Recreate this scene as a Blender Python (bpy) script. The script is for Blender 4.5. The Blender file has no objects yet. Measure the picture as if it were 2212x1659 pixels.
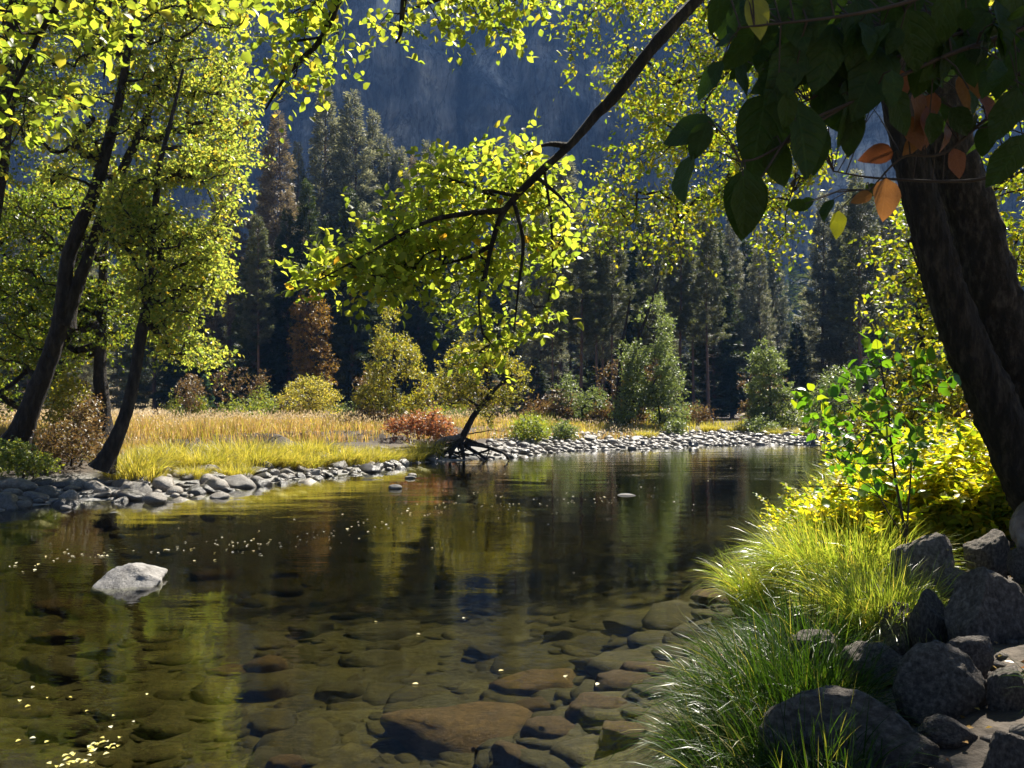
import bpy, bmesh, math, random
import numpy as np
from mathutils import Vector, noise as mnoise

# ------------------------------------------------------------------ camera, light, exposure
sc = bpy.context.scene
COL = sc.collection
F, CX, HY, CAMZ = 1858.0, 1106.0, 885.0, 1.7      # picture measured at 2212 x 1659
cam_d = bpy.data.cameras.new('camera'); cam = bpy.data.objects.new('camera', cam_d); COL.objects.link(cam)
cam.location = (0, 0, CAMZ); cam.rotation_euler = (math.radians(90), 0, 0)
cam_d.sensor_width = 36; cam_d.lens = F / 2212 * 36; cam_d.shift_y = (HY - 829.5) / 2212
cam_d.clip_start = 0.05; cam_d.clip_end = 3000
cam_d.dof.use_dof = True; cam_d.dof.focus_distance = 6.0; cam_d.dof.aperture_fstop = 14
sc.camera = cam

SUN_AZ, SUN_EL = math.radians(30), math.radians(50)          # azimuth to the right of the view
SDIR = np.array([math.sin(SUN_AZ)*math.cos(SUN_EL), math.cos(SUN_AZ)*math.cos(SUN_EL), math.sin(SUN_EL)])
sun_d = bpy.data.lights.new('sun', 'SUN'); sun = bpy.data.objects.new('sun', sun_d); COL.objects.link(sun)
sun_d.energy = 5.0; sun_d.angle = math.radians(0.53); sun_d.color = (1.0, 0.94, 0.82)
sun.rotation_euler = Vector(SDIR).to_track_quat('Z', 'Y').to_euler()
world = bpy.data.worlds.new('World'); sc.world = world; world.use_nodes = True
wn = world.node_tree.nodes; wl = world.node_tree.links
sky = wn.new('ShaderNodeTexSky'); sky.sky_type = 'NISHITA'; sky.sun_disc = False
sky.sun_elevation = SUN_EL; sky.sun_rotation = SUN_AZ; sky.altitude = 2400; sky.air_density = 0.8; sky.dust_density = 0.0
wl.new(sky.outputs[0], wn['Background'].inputs[0]); wn['Background'].inputs[1].default_value = 0.05
sc.view_settings.view_transform = 'Standard'; sc.view_settings.look = 'None'
sc.view_settings.gamma = 1; sc.view_settings.use_curve_mapping = False
sc.view_settings.exposure = 1.45
HAZE = 0.00015

cy = sc.cycles
cy.max_bounces = 7; cy.diffuse_bounces = 2; cy.glossy_bounces = 3; cy.transmission_bounces = 3
cy.transparent_max_bounces = 12; cy.volume_bounces = 0
cy.caustics_reflective = False; cy.caustics_refractive = False
cy.sample_clamp_indirect = 4.0
cy.use_denoising = True; cy.denoiser = 'OPENIMAGEDENOISE'
cy.use_adaptive_sampling = True; cy.adaptive_threshold = 0.015

# ------------------------------------------------------------------ small tools
def R(seed): return np.random.default_rng(seed)
def A(*a): return np.array(a, float)
def at(u, v, d):
    u = np.asarray(u, float); v = np.asarray(v, float); d = np.asarray(d, float) + 0*u
    return np.stack([(u-CX)/F*d, d, CAMZ+(HY-v)/F*d], -1)
def nrm(v): return v/np.maximum(np.linalg.norm(v, axis=-1, keepdims=True), 1e-9)
def sstep(a, b, x):
    t = np.clip((x-a)/(b-a), 0, 1); return t*t*(3-2*t)
def _h(ix, iy, iz, s):
    h = (ix*374761393 + iy*668265263 + iz*2147483647 + s*974634541) & 0xFFFFFFFF
    h = ((h ^ (h >> 13))*1274126177) & 0xFFFFFFFF
    return ((h ^ (h >> 16)) & 0xFFFF)/65535.0*2-1
def vnoise(p, s=0):
    p = np.asarray(p, float); i = np.floor(p).astype(np.int64); f = p-i; f = f*f*(3-2*f)
    out = 0
    for dx in (0, 1):
        for dy in (0, 1):
            for dz in (0, 1):
                w = (f[..., 0] if dx else 1-f[..., 0])*(f[..., 1] if dy else 1-f[..., 1])*(f[..., 2] if dz else 1-f[..., 2])
                out = out + w*_h(i[..., 0]+dx, i[..., 1]+dy, i[..., 2]+dz, s)
    return out
def fbm(p, oct=4, s=0, gain=0.5):
    p = np.asarray(p, float); a, o = 1.0, 0
    for k in range(oct):
        o = o + a*vnoise(p, s+k*17); p = p*2.03+11.3; a *= gain
    return o

class MB:
    """collects vertices and faces; link() makes ONE mesh object"""
    def __init__(s): s.v, s.f, s.n = [], [], 0
    def add(s, v, f, mi=0):
        v = np.asarray(v, float).reshape(-1, 3); f = np.asarray(f, np.int64)
        s.v.append(v); s.f.append((f+s.n, mi)); s.n += len(v)
    def mesh(s, name, mats, base=(0, 0, 0), smooth=True):
        me = bpy.data.meshes.new(name)
        V = np.concatenate(s.v)-np.asarray(base, float)
        me.vertices.add(len(V)); me.vertices.foreach_set('co', V.astype(np.float32).ravel())
        loops = np.concatenate([f.ravel() for f, m in s.f]); tot = np.concatenate([np.full(len(f), f.shape[1]) for f, m in s.f])
        mi = np.concatenate([np.full(len(f), m) for f, m in s.f])
        st = np.concatenate([[0], np.cumsum(tot)[:-1]])
        me.loops.add(len(loops)); me.loops.foreach_set('vertex_index', loops.astype(np.int32))
        me.polygons.add(len(tot)); me.polygons.foreach_set('loop_start', st.astype(np.int32))
        me.polygons.foreach_set('material_index', mi.astype(np.int32))
        me.polygons.foreach_set('use_smooth', np.full(len(tot), smooth))
        me.update(calc_edges=True)
        for m in (mats if isinstance(mats, (list, tuple)) else [mats]): me.materials.append(m)
        return me
    def link(s, name, mats, parent=None, base=(0, 0, 0), smooth=True, stuff=False):
        return put(name, s.mesh(name, mats, base, smooth), parent, stuff=stuff)

def put(name, me, parent=None, loc=(0, 0, 0), rot=(0, 0, 0), scale=(1, 1, 1), stuff=False):
    o = bpy.data.objects.new(name, me); COL.objects.link(o)
    o.parent = parent; o.location = loc; o.rotation_euler = rot; o.scale = scale
    if stuff: o['kind'] = 'stuff'
    return o
def tag(o, label=None, cat=None, group=None, kind=None):
    for k, v in (('label', label), ('category', cat), ('group', group), ('kind', kind)):
        if v: o[k] = v
    return o
def thing(name, label, cat, loc=(0, 0, 0), group=None):
    o = bpy.data.objects.new(name, None); COL.objects.link(o); o.location = loc; o.empty_display_size = .2
    return tag(o, label, cat, group)
def dup(root, loc, rz=0, scale=(1, 1, 1), label=None, group=None, mats=None):
    r = root.copy(); COL.objects.link(r); r.location = loc; r.rotation_euler = (0, 0, rz); r.scale = scale
    if label: r['label'] = label
    if group: r['group'] = group
    for ch in list(root.children):
        c = ch.copy(); COL.objects.link(c); c.parent = r
        if mats and ch.name.split('.')[0] in mats:
            c.material_slots[0].link = 'OBJECT'; c.material_slots[0].material = mats[ch.name.split('.')[0]]
        for g in list(ch.children):
            e = g.copy(); COL.objects.link(e); e.parent = c
    return r

def tube(pts, rad, sides=6, cap=True):
    pts = np.asarray(pts, float); rad = np.broadcast_to(np.asarray(rad, float), (len(pts),))
    t = nrm(np.gradient(pts, axis=0)); ref = A(0, 0, 1) if abs(t[0, 2]) < .8 else A(0, 1, 0)
    x = nrm(np.cross(t, ref)); y = np.cross(t, x)
    a = np.linspace(0, 2*math.pi, sides, endpoint=False)
    v = pts[:, None] + rad[:, None, None]*(np.cos(a)[None, :, None]*x[:, None]+np.sin(a)[None, :, None]*y[:, None])
    n = len(pts); i = np.arange(n-1)[:, None]*sides; j = np.arange(sides)[None]; k = (j+1) % sides
    f = np.stack([i+j, i+k, i+sides+k, i+sides+j], -1).reshape(-1, 4)
    return v.reshape(-1, 3), f
def catmull(pts, n=12):
    pts = np.asarray(pts, float); k = pts.shape[0]; P = np.vstack([2*pts[0]-pts[1], pts, 2*pts[-1]-pts[-2]])
    out = []
    for i in range(k-1):
        p0, p1, p2, p3 = P[i:i+4]
        for t in np.linspace(0, 1, n, endpoint=False):
            out.append(.5*((2*p1)+(-p0+p2)*t+(2*p0-5*p1+4*p2-p3)*t*t+(-p0+3*p1-3*p2+p3)*t**3))
    out.append(pts[-1]); return np.array(out)

def scatter(mb, tmpl, pos, ydir, nor, sx, sy=None, sz=None, mi=0):
    """copies a small template (unit length along +y, normal +z) to every position"""
    tv, tfs = tmpl
    pos = np.asarray(pos, float); N = len(pos)
    if N == 0: return
    y = nrm(np.asarray(ydir, float)+0*pos); z = np.asarray(nor, float)+0*pos; z = z-(z*y).sum(-1, keepdims=True)*y
    z = nrm(z+1e-6); x = np.cross(y, z)
    sx = np.broadcast_to(sx, (N,)); sy = sx if sy is None else np.broadcast_to(sy, (N,)); sz = sx if sz is None else np.broadcast_to(sz, (N,))
    v = pos[:, None]+tv[None, :, 0:1]*(x*sx[:, None])[:, None]+tv[None, :, 1:2]*(y*sy[:, None])[:, None]+tv[None, :, 2:3]*(z*sz[:, None])[:, None]
    off = (np.arange(N)*len(tv))[:, None, None]
    first = True
    for tf in tfs:
        f = (np.asarray(tf)[None]+off).reshape(-1, len(tf[0]))
        if first: mb.add(v.reshape(-1, 3), f, mi); first = False
        else: mb.f.append((f+mb.n-N*len(tv), mi))

LEAF4 = (np.array([(0, 0, 0), (-.33, .45, .10), (0, 1, -.06), (.33, .45, .10)]), [[(0, 2, 1), (0, 3, 2)]])
def ovate(w=.36, fold=.12, curl=.18, n=5, tip=1.0):
    ts = np.linspace(0, 1, n+1); v = []; 
    for t in ts:
        hw = w*(math.sin(math.pi*min(1, t**.78)))**.8 if 0 < t < 1 else 0
        zc = -curl*t*t
        v += [(-hw, t, zc+fold*hw/w), (0, t, zc), (hw, t, zc+fold*hw/w)]
    q = []
    for i in range(n):
        a, b = i*3, i*3+3
        q += [(a, a+1, b+1, b), (a+1, a+2, b+2, b+1)]
    return (np.array(v), [q])
OVATE = ovate(.31)
TWIG = (np.array([(.5, 0, -.3), (-.5, 0, -.3), (0, 0, .6), (0, 1, 0)]), [[(0, 1, 3), (1, 2, 3), (2, 0, 3)]])
NEEDLE = (np.array([(0, 0, 0), (-.16, .9, .1), (.02, 1, .05), (0, 0, 0), (-.62, .6, .12), (-.5, .78, 0), (0, 0, 0), (.5, .78, .1), (.62, .6, 0),
                    (0, 0, 0), (-.05, .7, .55), (.1, .72, .5), (0, 0, 0), (.1, .75, -.4), (-.06, .7, -.45)]),
          [[(0, 2, 1), (3, 5, 4), (6, 8, 7), (9, 11, 10), (12, 14, 13)]])
def rand_unit(rng, n):
    return nrm(rng.normal(size=(n, 3)))

def in_poly(poly, n, rng, accept=None):
    poly = np.asarray(poly, float); lo, hi = poly.min(0), poly.max(0); out = []
    x1, y1 = poly.T; x2, y2 = np.roll(poly, -1, 0).T
    tot = 0
    while tot < n:
        p = rng.uniform(lo, hi, (n*2, 2))
        c = ((y1[None] > p[:, 1:2]) != (y2[None] > p[:, 1:2])) & (p[:, 0:1] < (x2-x1)[None]*(p[:, 1:2]-y1[None])/((y2-y1)[None]+1e-12)+x1[None])
        p = p[c.sum(1) % 2 == 1]
        if accept is not None: p = p[accept(p)]
        out.append(p); tot += len(p)
    return np.concatenate(out)[:n]

# ------------------------------------------------------------------ materials
def mat(name):
    m = bpy.data.materials.new(name); m.use_nodes = True
    nt = m.node_tree
    return m, nt.nodes, nt.links, nt.nodes['Principled BSDF']
def ramp(N, cols, pos=None, interp='LINEAR'):
    r = N.new('ShaderNodeValToRGB'); e = r.color_ramp.elements; r.color_ramp.interpolation = interp
    pos = pos or [i/(len(cols)-1) for i in range(len(cols))]
    while len(e) < len(cols): e.new(.5)
    for i, (c, p) in enumerate(zip(cols, pos)): e[i].position = p; e[i].color = (*c, 1)
    return r
def leaf_mat(name, cols, trans=.55, tmul=(2.1, 1.9, .6), rough=.42, pos=None, spec=.5, veins=False):
    m, N, L, B = mat(name)
    g = N.new('ShaderNodeNewGeometry'); oi = N.new('ShaderNodeObjectInfo')
    ad = N.new('ShaderNodeMath'); ad.operation = 'ADD'; fr = N.new('ShaderNodeMath'); fr.operation = 'FRACT'
    L.new(g.outputs['Random Per Island'], ad.inputs[0]); L.new(oi.outputs['Random'], ad.inputs[1]); L.new(ad.outputs[0], fr.inputs[0])
    r = ramp(N, cols, pos); L.new(fr.outputs[0], r.inputs[0]); L.new(r.outputs[0], B.inputs['Base Color'])
    if veins:                                              # midrib and curved side veins, in leaf coordinates
        tc = N.new('ShaderNodeTexCoord'); sp = N.new('ShaderNodeSeparateXYZ'); L.new(tc.outputs['Object'], sp.inputs[0])
        def mth(op, a, b=None):
            n = N.new('ShaderNodeMath'); n.operation = op
            for i, x in enumerate((a, b)):
                if x is None: continue
                if isinstance(x, (int, float)): n.inputs[i].default_value = x
                else: L.new(x, n.inputs[i])
            return n.outputs[0]
        ax = mth('ABSOLUTE', sp.outputs[0]); yy = mth('SUBTRACT', sp.outputs[1], mth('ADD', mth('MULTIPLY', ax, .55), mth('MULTIPLY', mth('MULTIPLY', ax, ax), 1.6)))
        side = mth('POWER', mth('ABSOLUTE', mth('COSINE', mth('MULTIPLY', yy, 17))), 40)
        mid = mth('LESS_THAN', ax, .012); vv_ = mth('MAXIMUM', mid, mth('MULTIPLY', side, .45))
        bn = N.new('ShaderNodeTexNoise'); bn.inputs['Scale'].default_value = 5; bn.inputs['Detail'].default_value = 6; L.new(tc.outputs['Object'], bn.inputs[0])
        vv_ = mth('ADD', vv_, mth('MULTIPLY', mth('SUBTRACT', bn.outputs[0], .5), 1.6))
        b_ = N.new('ShaderNodeBump'); b_.inputs['Strength'].default_value = .4; b_.inputs['Distance'].default_value = .02; b_.invert = True
        L.new(vv_, b_.inputs['Height']); L.new(b_.outputs[0], B.inputs['Normal'])
        hv = N.new('ShaderNodeHueSaturation'); L.new(mth('ADD', mth('MULTIPLY', vv_, .4), .92), hv.inputs['Value']); L.new(r.outputs[0], hv.inputs['Color']); L.new(hv.outputs[0], B.inputs['Base Color'])
    B.inputs['Roughness'].default_value = rough; B.inputs['Specular IOR Level'].default_value = spec
    t = N.new('ShaderNodeBsdfTranslucent'); mu = N.new('ShaderNodeMix'); mu.data_type = 'RGBA'; mu.blend_type = 'MULTIPLY'
    mu.inputs[0].default_value = 1; L.new(r.outputs[0], mu.inputs[6]); mu.inputs[7].default_value = (*tmul, 1)
    L.new(mu.outputs[2], t.inputs[0])
    mx = N.new('ShaderNodeMixShader'); mx.inputs[0].default_value = trans
    L.new(B.outputs[0], mx.inputs[1]); L.new(t.outputs[0], mx.inputs[2]); L.new(mx.outputs[0], N['Material Output'].inputs[0])
    return m
def rough_mat(name, cols, scale=3, stretch=(1, 1, 1), bump=.4, bscale=None, rough=.85, detail=6, spec=.3, pos=None, objrand=0.0, bdist=.03):
    m, N, L, B = mat(name)
    tc = N.new('ShaderNodeTexCoord'); mp = N.new('ShaderNodeMapping'); mp.inputs['Scale'].default_value = stretch
    L.new(tc.outputs['Object'], mp.inputs[0])
    n1 = N.new('ShaderNodeTexNoise'); n1.inputs['Scale'].default_value = scale; n1.inputs['Detail'].default_value = detail; n1.inputs['Roughness'].default_value = .65
    L.new(mp.outputs[0], n1.inputs[0])
    r = ramp(N, cols, pos or [.3+.4*i/(len(cols)-1) for i in range(len(cols))]); L.new(n1.outputs[0], r.inputs[0])
    out = r.outputs[0]
    if objrand:
        oi = N.new('ShaderNodeObjectInfo'); hs = N.new('ShaderNodeHueSaturation'); ma = N.new('ShaderNodeMapRange')
        g = N.new('ShaderNodeNewGeometry'); ad = N.new('ShaderNodeMath'); ad.operation = 'ADD'; fr = N.new('ShaderNodeMath'); fr.operation = 'FRACT'
        L.new(g.outputs['Random Per Island'], ad.inputs[0]); L.new(oi.outputs['Random'], ad.inputs[1]); L.new(ad.outputs[0], fr.inputs[0])
        ma.inputs[3].default_value = 1-objrand; ma.inputs[4].default_value = 1+objrand
        L.new(fr.outputs[0], ma.inputs[0]); L.new(ma.outputs[0], hs.inputs['Value']); L.new(out, hs.inputs['Color']); out = hs.outputs[0]
    L.new(out, B.inputs['Base Color']); B.inputs['Roughness'].default_value = rough; B.inputs['Specular IOR Level'].default_value = spec
    n2 = N.new('ShaderNodeTexNoise'); n2.inputs['Scale'].default_value = bscale or scale*4; n2.inputs['Detail'].default_value = 8; n2.inputs['Roughness'].default_value = .7
    L.new(mp.outputs[0], n2.inputs[0])
    b = N.new('ShaderNodeBump'); b.inputs['Strength'].default_value = bump; b.inputs['Distance'].default_value = bdist
    L.new(n2.outputs[0], b.inputs['Height']); L.new(b.outputs[0], B.inputs['Normal'])
    return m

M = {}
M['alder'] = leaf_mat('alder leaf', [(.115, .17, .035), (.16, .21, .04), (.22, .245, .05), (.30, .26, .05), (.32, .18, .03)], .72, tmul=(2.4, 2.2, .9), pos=[0, .5, .9, .98, 1])
M['alder_yellow'] = leaf_mat('yellowing alder leaf', [(.10, .17, .02), (.16, .21, .025), (.22, .24, .03), (.29, .25, .03)], .6, tmul=(2.0, 1.9, .6))
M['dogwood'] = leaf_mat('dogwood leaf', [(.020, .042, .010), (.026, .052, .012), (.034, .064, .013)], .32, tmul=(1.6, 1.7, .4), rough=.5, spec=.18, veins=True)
M['dogwood_yellow'] = leaf_mat('yellow dogwood leaf', [(.25, .28, .03), (.32, .30, .04)], .5, veins=True)
M['dogwood_red'] = leaf_mat('rust dogwood leaf', [(.15, .055, .025), (.23, .09, .04), (.24, .14, .045)], .5, tmul=(1.4, 1.15, .8), veins=True)
M['sapling'] = leaf_mat('sapling leaf', [(.05, .12, .02), (.08, .17, .025), (.12, .20, .03), (.22, .24, .03)], .55, tmul=(1.9, 2.0, .4), rough=.3, pos=[0, .5, .9, 1])
M['maple'] = leaf_mat('oak crown leaf', [(.11, .16, .042), (.16, .205, .052), (.215, .24, .06), (.27, .26, .065), (.34, .23, .03)], .66, tmul=(2.25, 2.15, 1.0), pos=[0, .3, .65, .93, 1], rough=.35)
M['maple_green'] = leaf_mat('green crown leaf', [(.05, .09, .02), (.09, .14, .03), (.14, .18, .03), (.24, .21, .03)], .64, tmul=(2.4, 2.1, .8), pos=[0, .4, .85, 1], rough=.35)
M['pine'] = leaf_mat('pine needles', [(.08, .095, .065), (.15, .16, .115), (.26, .265, .20)], .45, tmul=(1.6, 1.5, 1.0), rough=.55)  # silvery backlit glisten lightened into the needle colour
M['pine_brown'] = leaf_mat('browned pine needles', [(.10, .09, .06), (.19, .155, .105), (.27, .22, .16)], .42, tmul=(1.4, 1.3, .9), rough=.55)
M['pine_dark'] = leaf_mat('shaded pine needles', [(.06, .07, .036), (.095, .105, .058), (.15, .155, .10)], .4, tmul=(1.5, 1.5, .9), rough=.6)  # darker copy of the pine needles, forest shade put into the colour
M['fir'] = leaf_mat('fir needles', [(.028, .044, .018), (.045, .062, .025), (.07, .088, .038)], .35, tmul=(1.5, 1.5, .7), rough=.6)
M['fir_pale'] = leaf_mat('pale fir needles', [(.07, .12, .08), (.11, .17, .11)], .35, tmul=(1.1, 1.3, .8))
M['willow'] = leaf_mat('willow leaf', [(.10, .14, .05), (.15, .19, .07), (.2, .23, .09)], .5, tmul=(1.3, 1.3, .7))
M['cottonwood'] = leaf_mat('cottonwood leaf', [(.12, .15, .03), (.2, .2, .04), (.26, .22, .04)], .5)
M['orange'] = leaf_mat('orange autumn leaf', [(.15, .09, .02), (.22, .13, .03), (.2, .16, .04)], .5, tmul=(1.4, 1.2, .6))
M['red'] = leaf_mat('red shrub leaf', [(.22, .09, .05), (.30, .14, .07), (.28, .2, .08)], .5, tmul=(1.4, 1.1, .8))
M['russet'] = leaf_mat('russet shrub leaf', [(.10, .07, .04), (.16, .10, .05), (.17, .15, .05)], .45, tmul=(1.3, 1.1, .7))
M['shrub'] = leaf_mat('shrub leaf', [(.10, .15, .04), (.15, .2, .06), (.22, .22, .05)], .5)
M['fern'] = leaf_mat('yellow fern', [(.12, .22, .03), (.22, .29, .035), (.38, .36, .04), (.46, .39, .05), (.20, .27, .04)], .6, tmul=(2.0, 1.85, .4))
M['sedge_sun'] = leaf_mat('sunlit sedge blade', [(.16, .24, .04), (.25, .32, .06), (.38, .38, .10), (.44, .34, .12)], .5, tmul=(1.7, 1.6, .6), rough=.3, pos=[0, .5, .9, 1])  # lit copy of the sedge, sunlight put into the paler colour
M['sedge'] = leaf_mat('green sedge blade', [(.014, .036, .008), (.032, .066, .012), (.055, .10, .02), (.22, .2, .07), (.34, .28, .13)], .4, tmul=(1.5, 1.6, .4), rough=.36, spec=.28, pos=[0, .4, .88, .95, 1])  # shaded copy of the sedge, bank shade put into the darker base
M['tussock'] = leaf_mat('yellow tussock blade', [(.15, .17, .04), (.26, .25, .065), (.38, .33, .10), (.48, .41, .18)], .55, tmul=(1.6, 1.5, .5))
M['meadow'] = leaf_mat('dry meadow grass', [(.40, .25, .10), (.50, .34, .15), (.60, .45, .24), (.38, .30, .10)], .45, tmul=(1.2, 1.05, .7))
M['meadow_head'] = leaf_mat('seed heads', [(.62, .50, .32), (.72, .6, .42)], .4, tmul=(1.1, 1, .8))
M['drift'] = leaf_mat('drifting leaf', [(.72, .66, .42), (.8, .76, .6), (.74, .62, .25)], .2, tmul=(1, 1, 1), rough=.25)
M['drift_yellow'] = leaf_mat('yellow drifting leaf', [(.6, .5, .12), (.74, .66, .22), (.78, .74, .5)], .2, tmul=(1, 1, 1), rough=.25)
M['litter'] = leaf_mat('fallen leaf', [(.34, .2, .06), (.5, .34, .08), (.42, .14, .05)], .25, tmul=(1, 1, 1))
M['bark'] = rough_mat('dark alder bark', [(.004, .003, .003), (.015, .012, .009), (.065, .052, .04)], 20, (1, 1, .3), 1, 34, bdist=.08)
M['bark_pale'] = rough_mat('smooth grey bark', [(.005, .004, .003), (.02, .016, .012), (.085, .07, .055)], 18, (1, 1, .45), 1, 30, bdist=.07)
M['bark_far'] = rough_mat('brown bark', [(.008, .006, .005), (.03, .023, .018), (.07, .055, .043)], 9, (1, 1, .35), 1, 16, bdist=.12)
M['bark_pine'] = rough_mat('pine bark', [(.06, .038, .028), (.13, .08, .06), (.19, .125, .095)], 3, (1, 1, .2), .5, 9)
M['twig'] = rough_mat('twig bark', [(.03, .022, .016), (.06, .045, .034)], 20, bump=.2)
M['drywood'] = rough_mat('weathered wood', [(.07, .05, .04), (.18, .14, .115), (.32, .27, .235)], 14, (1, 1, .4), 1, 30, bdist=.05)
M['rock'] = rough_mat('bank boulder', [(.055, .045, .037), (.17, .145, .122), (.37, .32, .275)], 9, bump=1, bscale=34, objrand=.25, bdist=.05, detail=12)
M['stone'] = rough_mat('river stone', [(.08, .069, .056), (.17, .148, .122), (.30, .263, .218)], 6, bump=.6, bscale=26, rough=.5, objrand=.5, spec=.5)
M['stone_wet'] = rough_mat('wet river stone', [(.035, .031, .027), (.075, .067, .058), (.13, .117, .10)], 6, bump=.5, bscale=26, rough=.28, objrand=.4, spec=.5)
M['whiterock'] = rough_mat('pale granite', [(.14, .13, .12), (.27, .255, .24), (.38, .36, .34)], 9, bump=1, bscale=25)
M['sunk'] = rough_mat('algae stone', [(.036, .021, .011), (.085, .048, .023), (.135, .078, .038)], 9, bump=.8, bscale=25, objrand=.2)
M['sunk_olive'] = rough_mat('olive bed stone', [(.020, .016, .008), (.044, .035, .017), (.08, .064, .031)], 9, bump=.8, bscale=25, objrand=.2)

# ------------------------------------------------------------------ terrain
LEFT = np.array([(-60, 2), (-30, 9), (-14, 12.6), (-8.7, 14.6), (-8.1, 15.8), (-6.7, 16.6), (-5.8, 18.8), (-5.1, 21.6), (-3.6, 23.8), (-3.3, 27.6), (-1.6, 28.5),
                 (0, 31), (2.5, 35.5), (6.3, 37.6), (11, 41.5), (15.4, 43), (25, 47), (45, 52), (80, 56)], float)
RIGHT = np.array([(80, 44), (40, 39), (20, 35.5), (12.8, 31), (8.7, 22), (6.3, 17), (4.8, 13.5), (3.4, 10.4), (2.25, 7.8), (1.55, 6.2), (1.0, 5.0), (.78, 4.1), (.5, 3.2),
                  (0, 2.2), (-1.5, 1.2), (-5, 0), (-14, -3), (-30, -6), (-60, -14)], float)
def pl_dist(P, L):
    best = np.full(len(P), 1e9)
    for a, b in zip(L[:-1], L[1:]):
        ab = b-a; t = np.clip(((P-a) @ ab)/(ab @ ab), 0, 1)
        best = np.minimum(best, np.linalg.norm(P-a-t[:, None]*ab, axis=1))
    return best
POLY = np.vstack([LEFT, RIGHT])
def inside(P):
    x1, y1 = POLY.T; x2, y2 = np.roll(POLY, -1, 0).T
    c = np.zeros(len(P), int)
    for a, b, e, g in zip(x1, y1, x2, y2):
        c += ((b > P[:, 1]) != (g > P[:, 1])) & (P[:, 0] < (e-a)*(P[:, 1]-b)/((g-b) or 1e-12)+a)
    return c % 2 == 1
def ground(x, y, full=False):
    x = np.atleast_1d(np.asarray(x, float)); y = np.atleast_1d(np.asarray(y, float)); P = np.stack([x, y], 1)
    p3 = np.stack([x, y, 0*x], 1)
    w = fbm(p3*.7, 3, 5)
    dl, dr = pl_dist(P, LEFT), pl_dist(P, RIGHT); ins = inside(P); s = np.minimum(dl, dr)
    k = sstep(-1, 5, x)                                   # 0 meadow side, 1 gravel bar
    step = 7.2+1.3*w
    zl = .10*np.minimum(s, 2.6)+.16*sstep(2.6, 4.2, s+.4*w)+.42*sstep(step-.3, step+.9, s)+.004*np.clip(s-8, 0, 60)
    zb = .055*np.minimum(s, 7)+.25*sstep(7, 10, s)+.002*np.clip(s-8, 0, 60)
    zL = zl*(1-k)+zb*k+.03*fbm(p3*2.5, 3, 9)*np.clip(s, 0, 1)
    zR = .28*np.minimum(s, 2)+.10*np.clip(s-2, 0, 6)+(.05*w+.03*fbm(p3*4, 3, 21))*np.clip(s*2, 0, 1)
    z = np.where(dl < dr, zL, zR)
    dep = np.minimum(.36*s, .42)+.20*sstep(.8, 3.2, s)+.30*sstep(4, 8, s)*sstep(6, 14, y)+.30*sstep(1.5, 4.5, s)*sstep(9, 14, y)+.05*fbm(p3*1.6, 4, 33)*np.clip(s, 0, 1)
    z = np.where(ins, -dep, z)
    z = z+np.clip(y-150, 0, 400)*.085
    return (z, s, ins, dl < dr) if full else z
def gz(x, y): return float(ground(x, y)[0])

def axis(parts):
    o = []
    for a, b, st in parts: o.append(np.arange(a, b, st))
    return np.concatenate(o)
gx = axis([(-520, -60, 23), (-60, -20, 2), (-20, -10, .5), (-10, 6, .16), (6, 20, .4), (20, 60, 2), (60, 545, 24)])
gy = axis([(-45, 1, 3), (1, 10, .13), (10, 34, .24), (34, 60, .7), (60, 150, 5), (150, 530, 20)])
X, Y = np.meshgrid(gx, gy); Z = ground(X.ravel(), Y.ravel())
nx, ny = len(gx), len(gy); idx = np.arange(nx*ny).reshape(ny, nx)
q = np.stack([idx[:-1, :-1], idx[:-1, 1:], idx[1:, 1:], idx[1:, :-1]], -1).reshape(-1, 4)
m, N, L, B = mat('river ground')
ge = N.new('ShaderNodeNewGeometry'); sx = N.new('ShaderNodeSeparateXYZ'); L.new(ge.outputs['Position'], sx.inputs[0])
n1 = N.new('ShaderNodeTexNoise'); n1.inputs['Scale'].default_value = 1.6; n1.inputs['Detail'].default_value = 9; n1.inputs['Roughness'].default_value = .65
L.new(ge.outputs['Position'], n1.inputs[0])
vo = N.new('ShaderNodeTexVoronoi'); vo.inputs['Scale'].default_value = 9; L.new(ge.outputs['Position'], vo.inputs[0])
bed = ramp(N, [(.018, .015, .008), (.044, .036, .017), (.088, .072, .035)], [.3, .5, .72]); L.new(n1.outputs[0], bed.inputs[0])
soil = ramp(N, [(.03, .022, .015), (.065, .048, .032), (.12, .09, .06)], [.3, .5, .75]); L.new(n1.outputs[0], soil.inputs[0])
bch = ramp(N, [(.12, .11, .10), (.2, .19, .175), (.28, .27, .25)], [.0, .3, .8]); L.new(vo.outputs['Color'], bch.inputs[0])
dry = ramp(N, [(.2, .14, .06), (.32, .23, .10)], [.35, .7]); L.new(n1.outputs[0], dry.inputs[0])
def zmix(a, b, lo, hi):
    mr = N.new('ShaderNodeMapRange'); mr.inputs[1].default_value = lo; mr.inputs[2].default_value = hi; L.new(sx.outputs['Z'], mr.inputs[0])
    mx = N.new('ShaderNodeMix'); mx.data_type = 'RGBA'; L.new(mr.outputs[0], mx.inputs[0]); L.new(a, mx.inputs[6]); L.new(b, mx.inputs[7]); return mx.outputs[2]
c = zmix(bed.outputs[0], bch.outputs[0], -.03, .02); c = zmix(c, soil.outputs[0], .26, .34); c = zmix(c, dry.outputs[0], .82, .9)
L.new(c, B.inputs['Base Color']); B.inputs['Roughness'].default_value = .9
bp = N.new('ShaderNodeBump'); bp.inputs['Distance'].default_value = .05; bp.inputs['Strength'].default_value = .7
n3 = N.new('ShaderNodeTexNoise'); n3.inputs['Scale'].default_value = 14; n3.inputs['Detail'].default_value = 8; L.new(ge.outputs['Position'], n3.inputs[0])
L.new(n3.outputs[0], bp.inputs['Height']); L.new(bp.outputs[0], B.inputs['Normal'])
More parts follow.
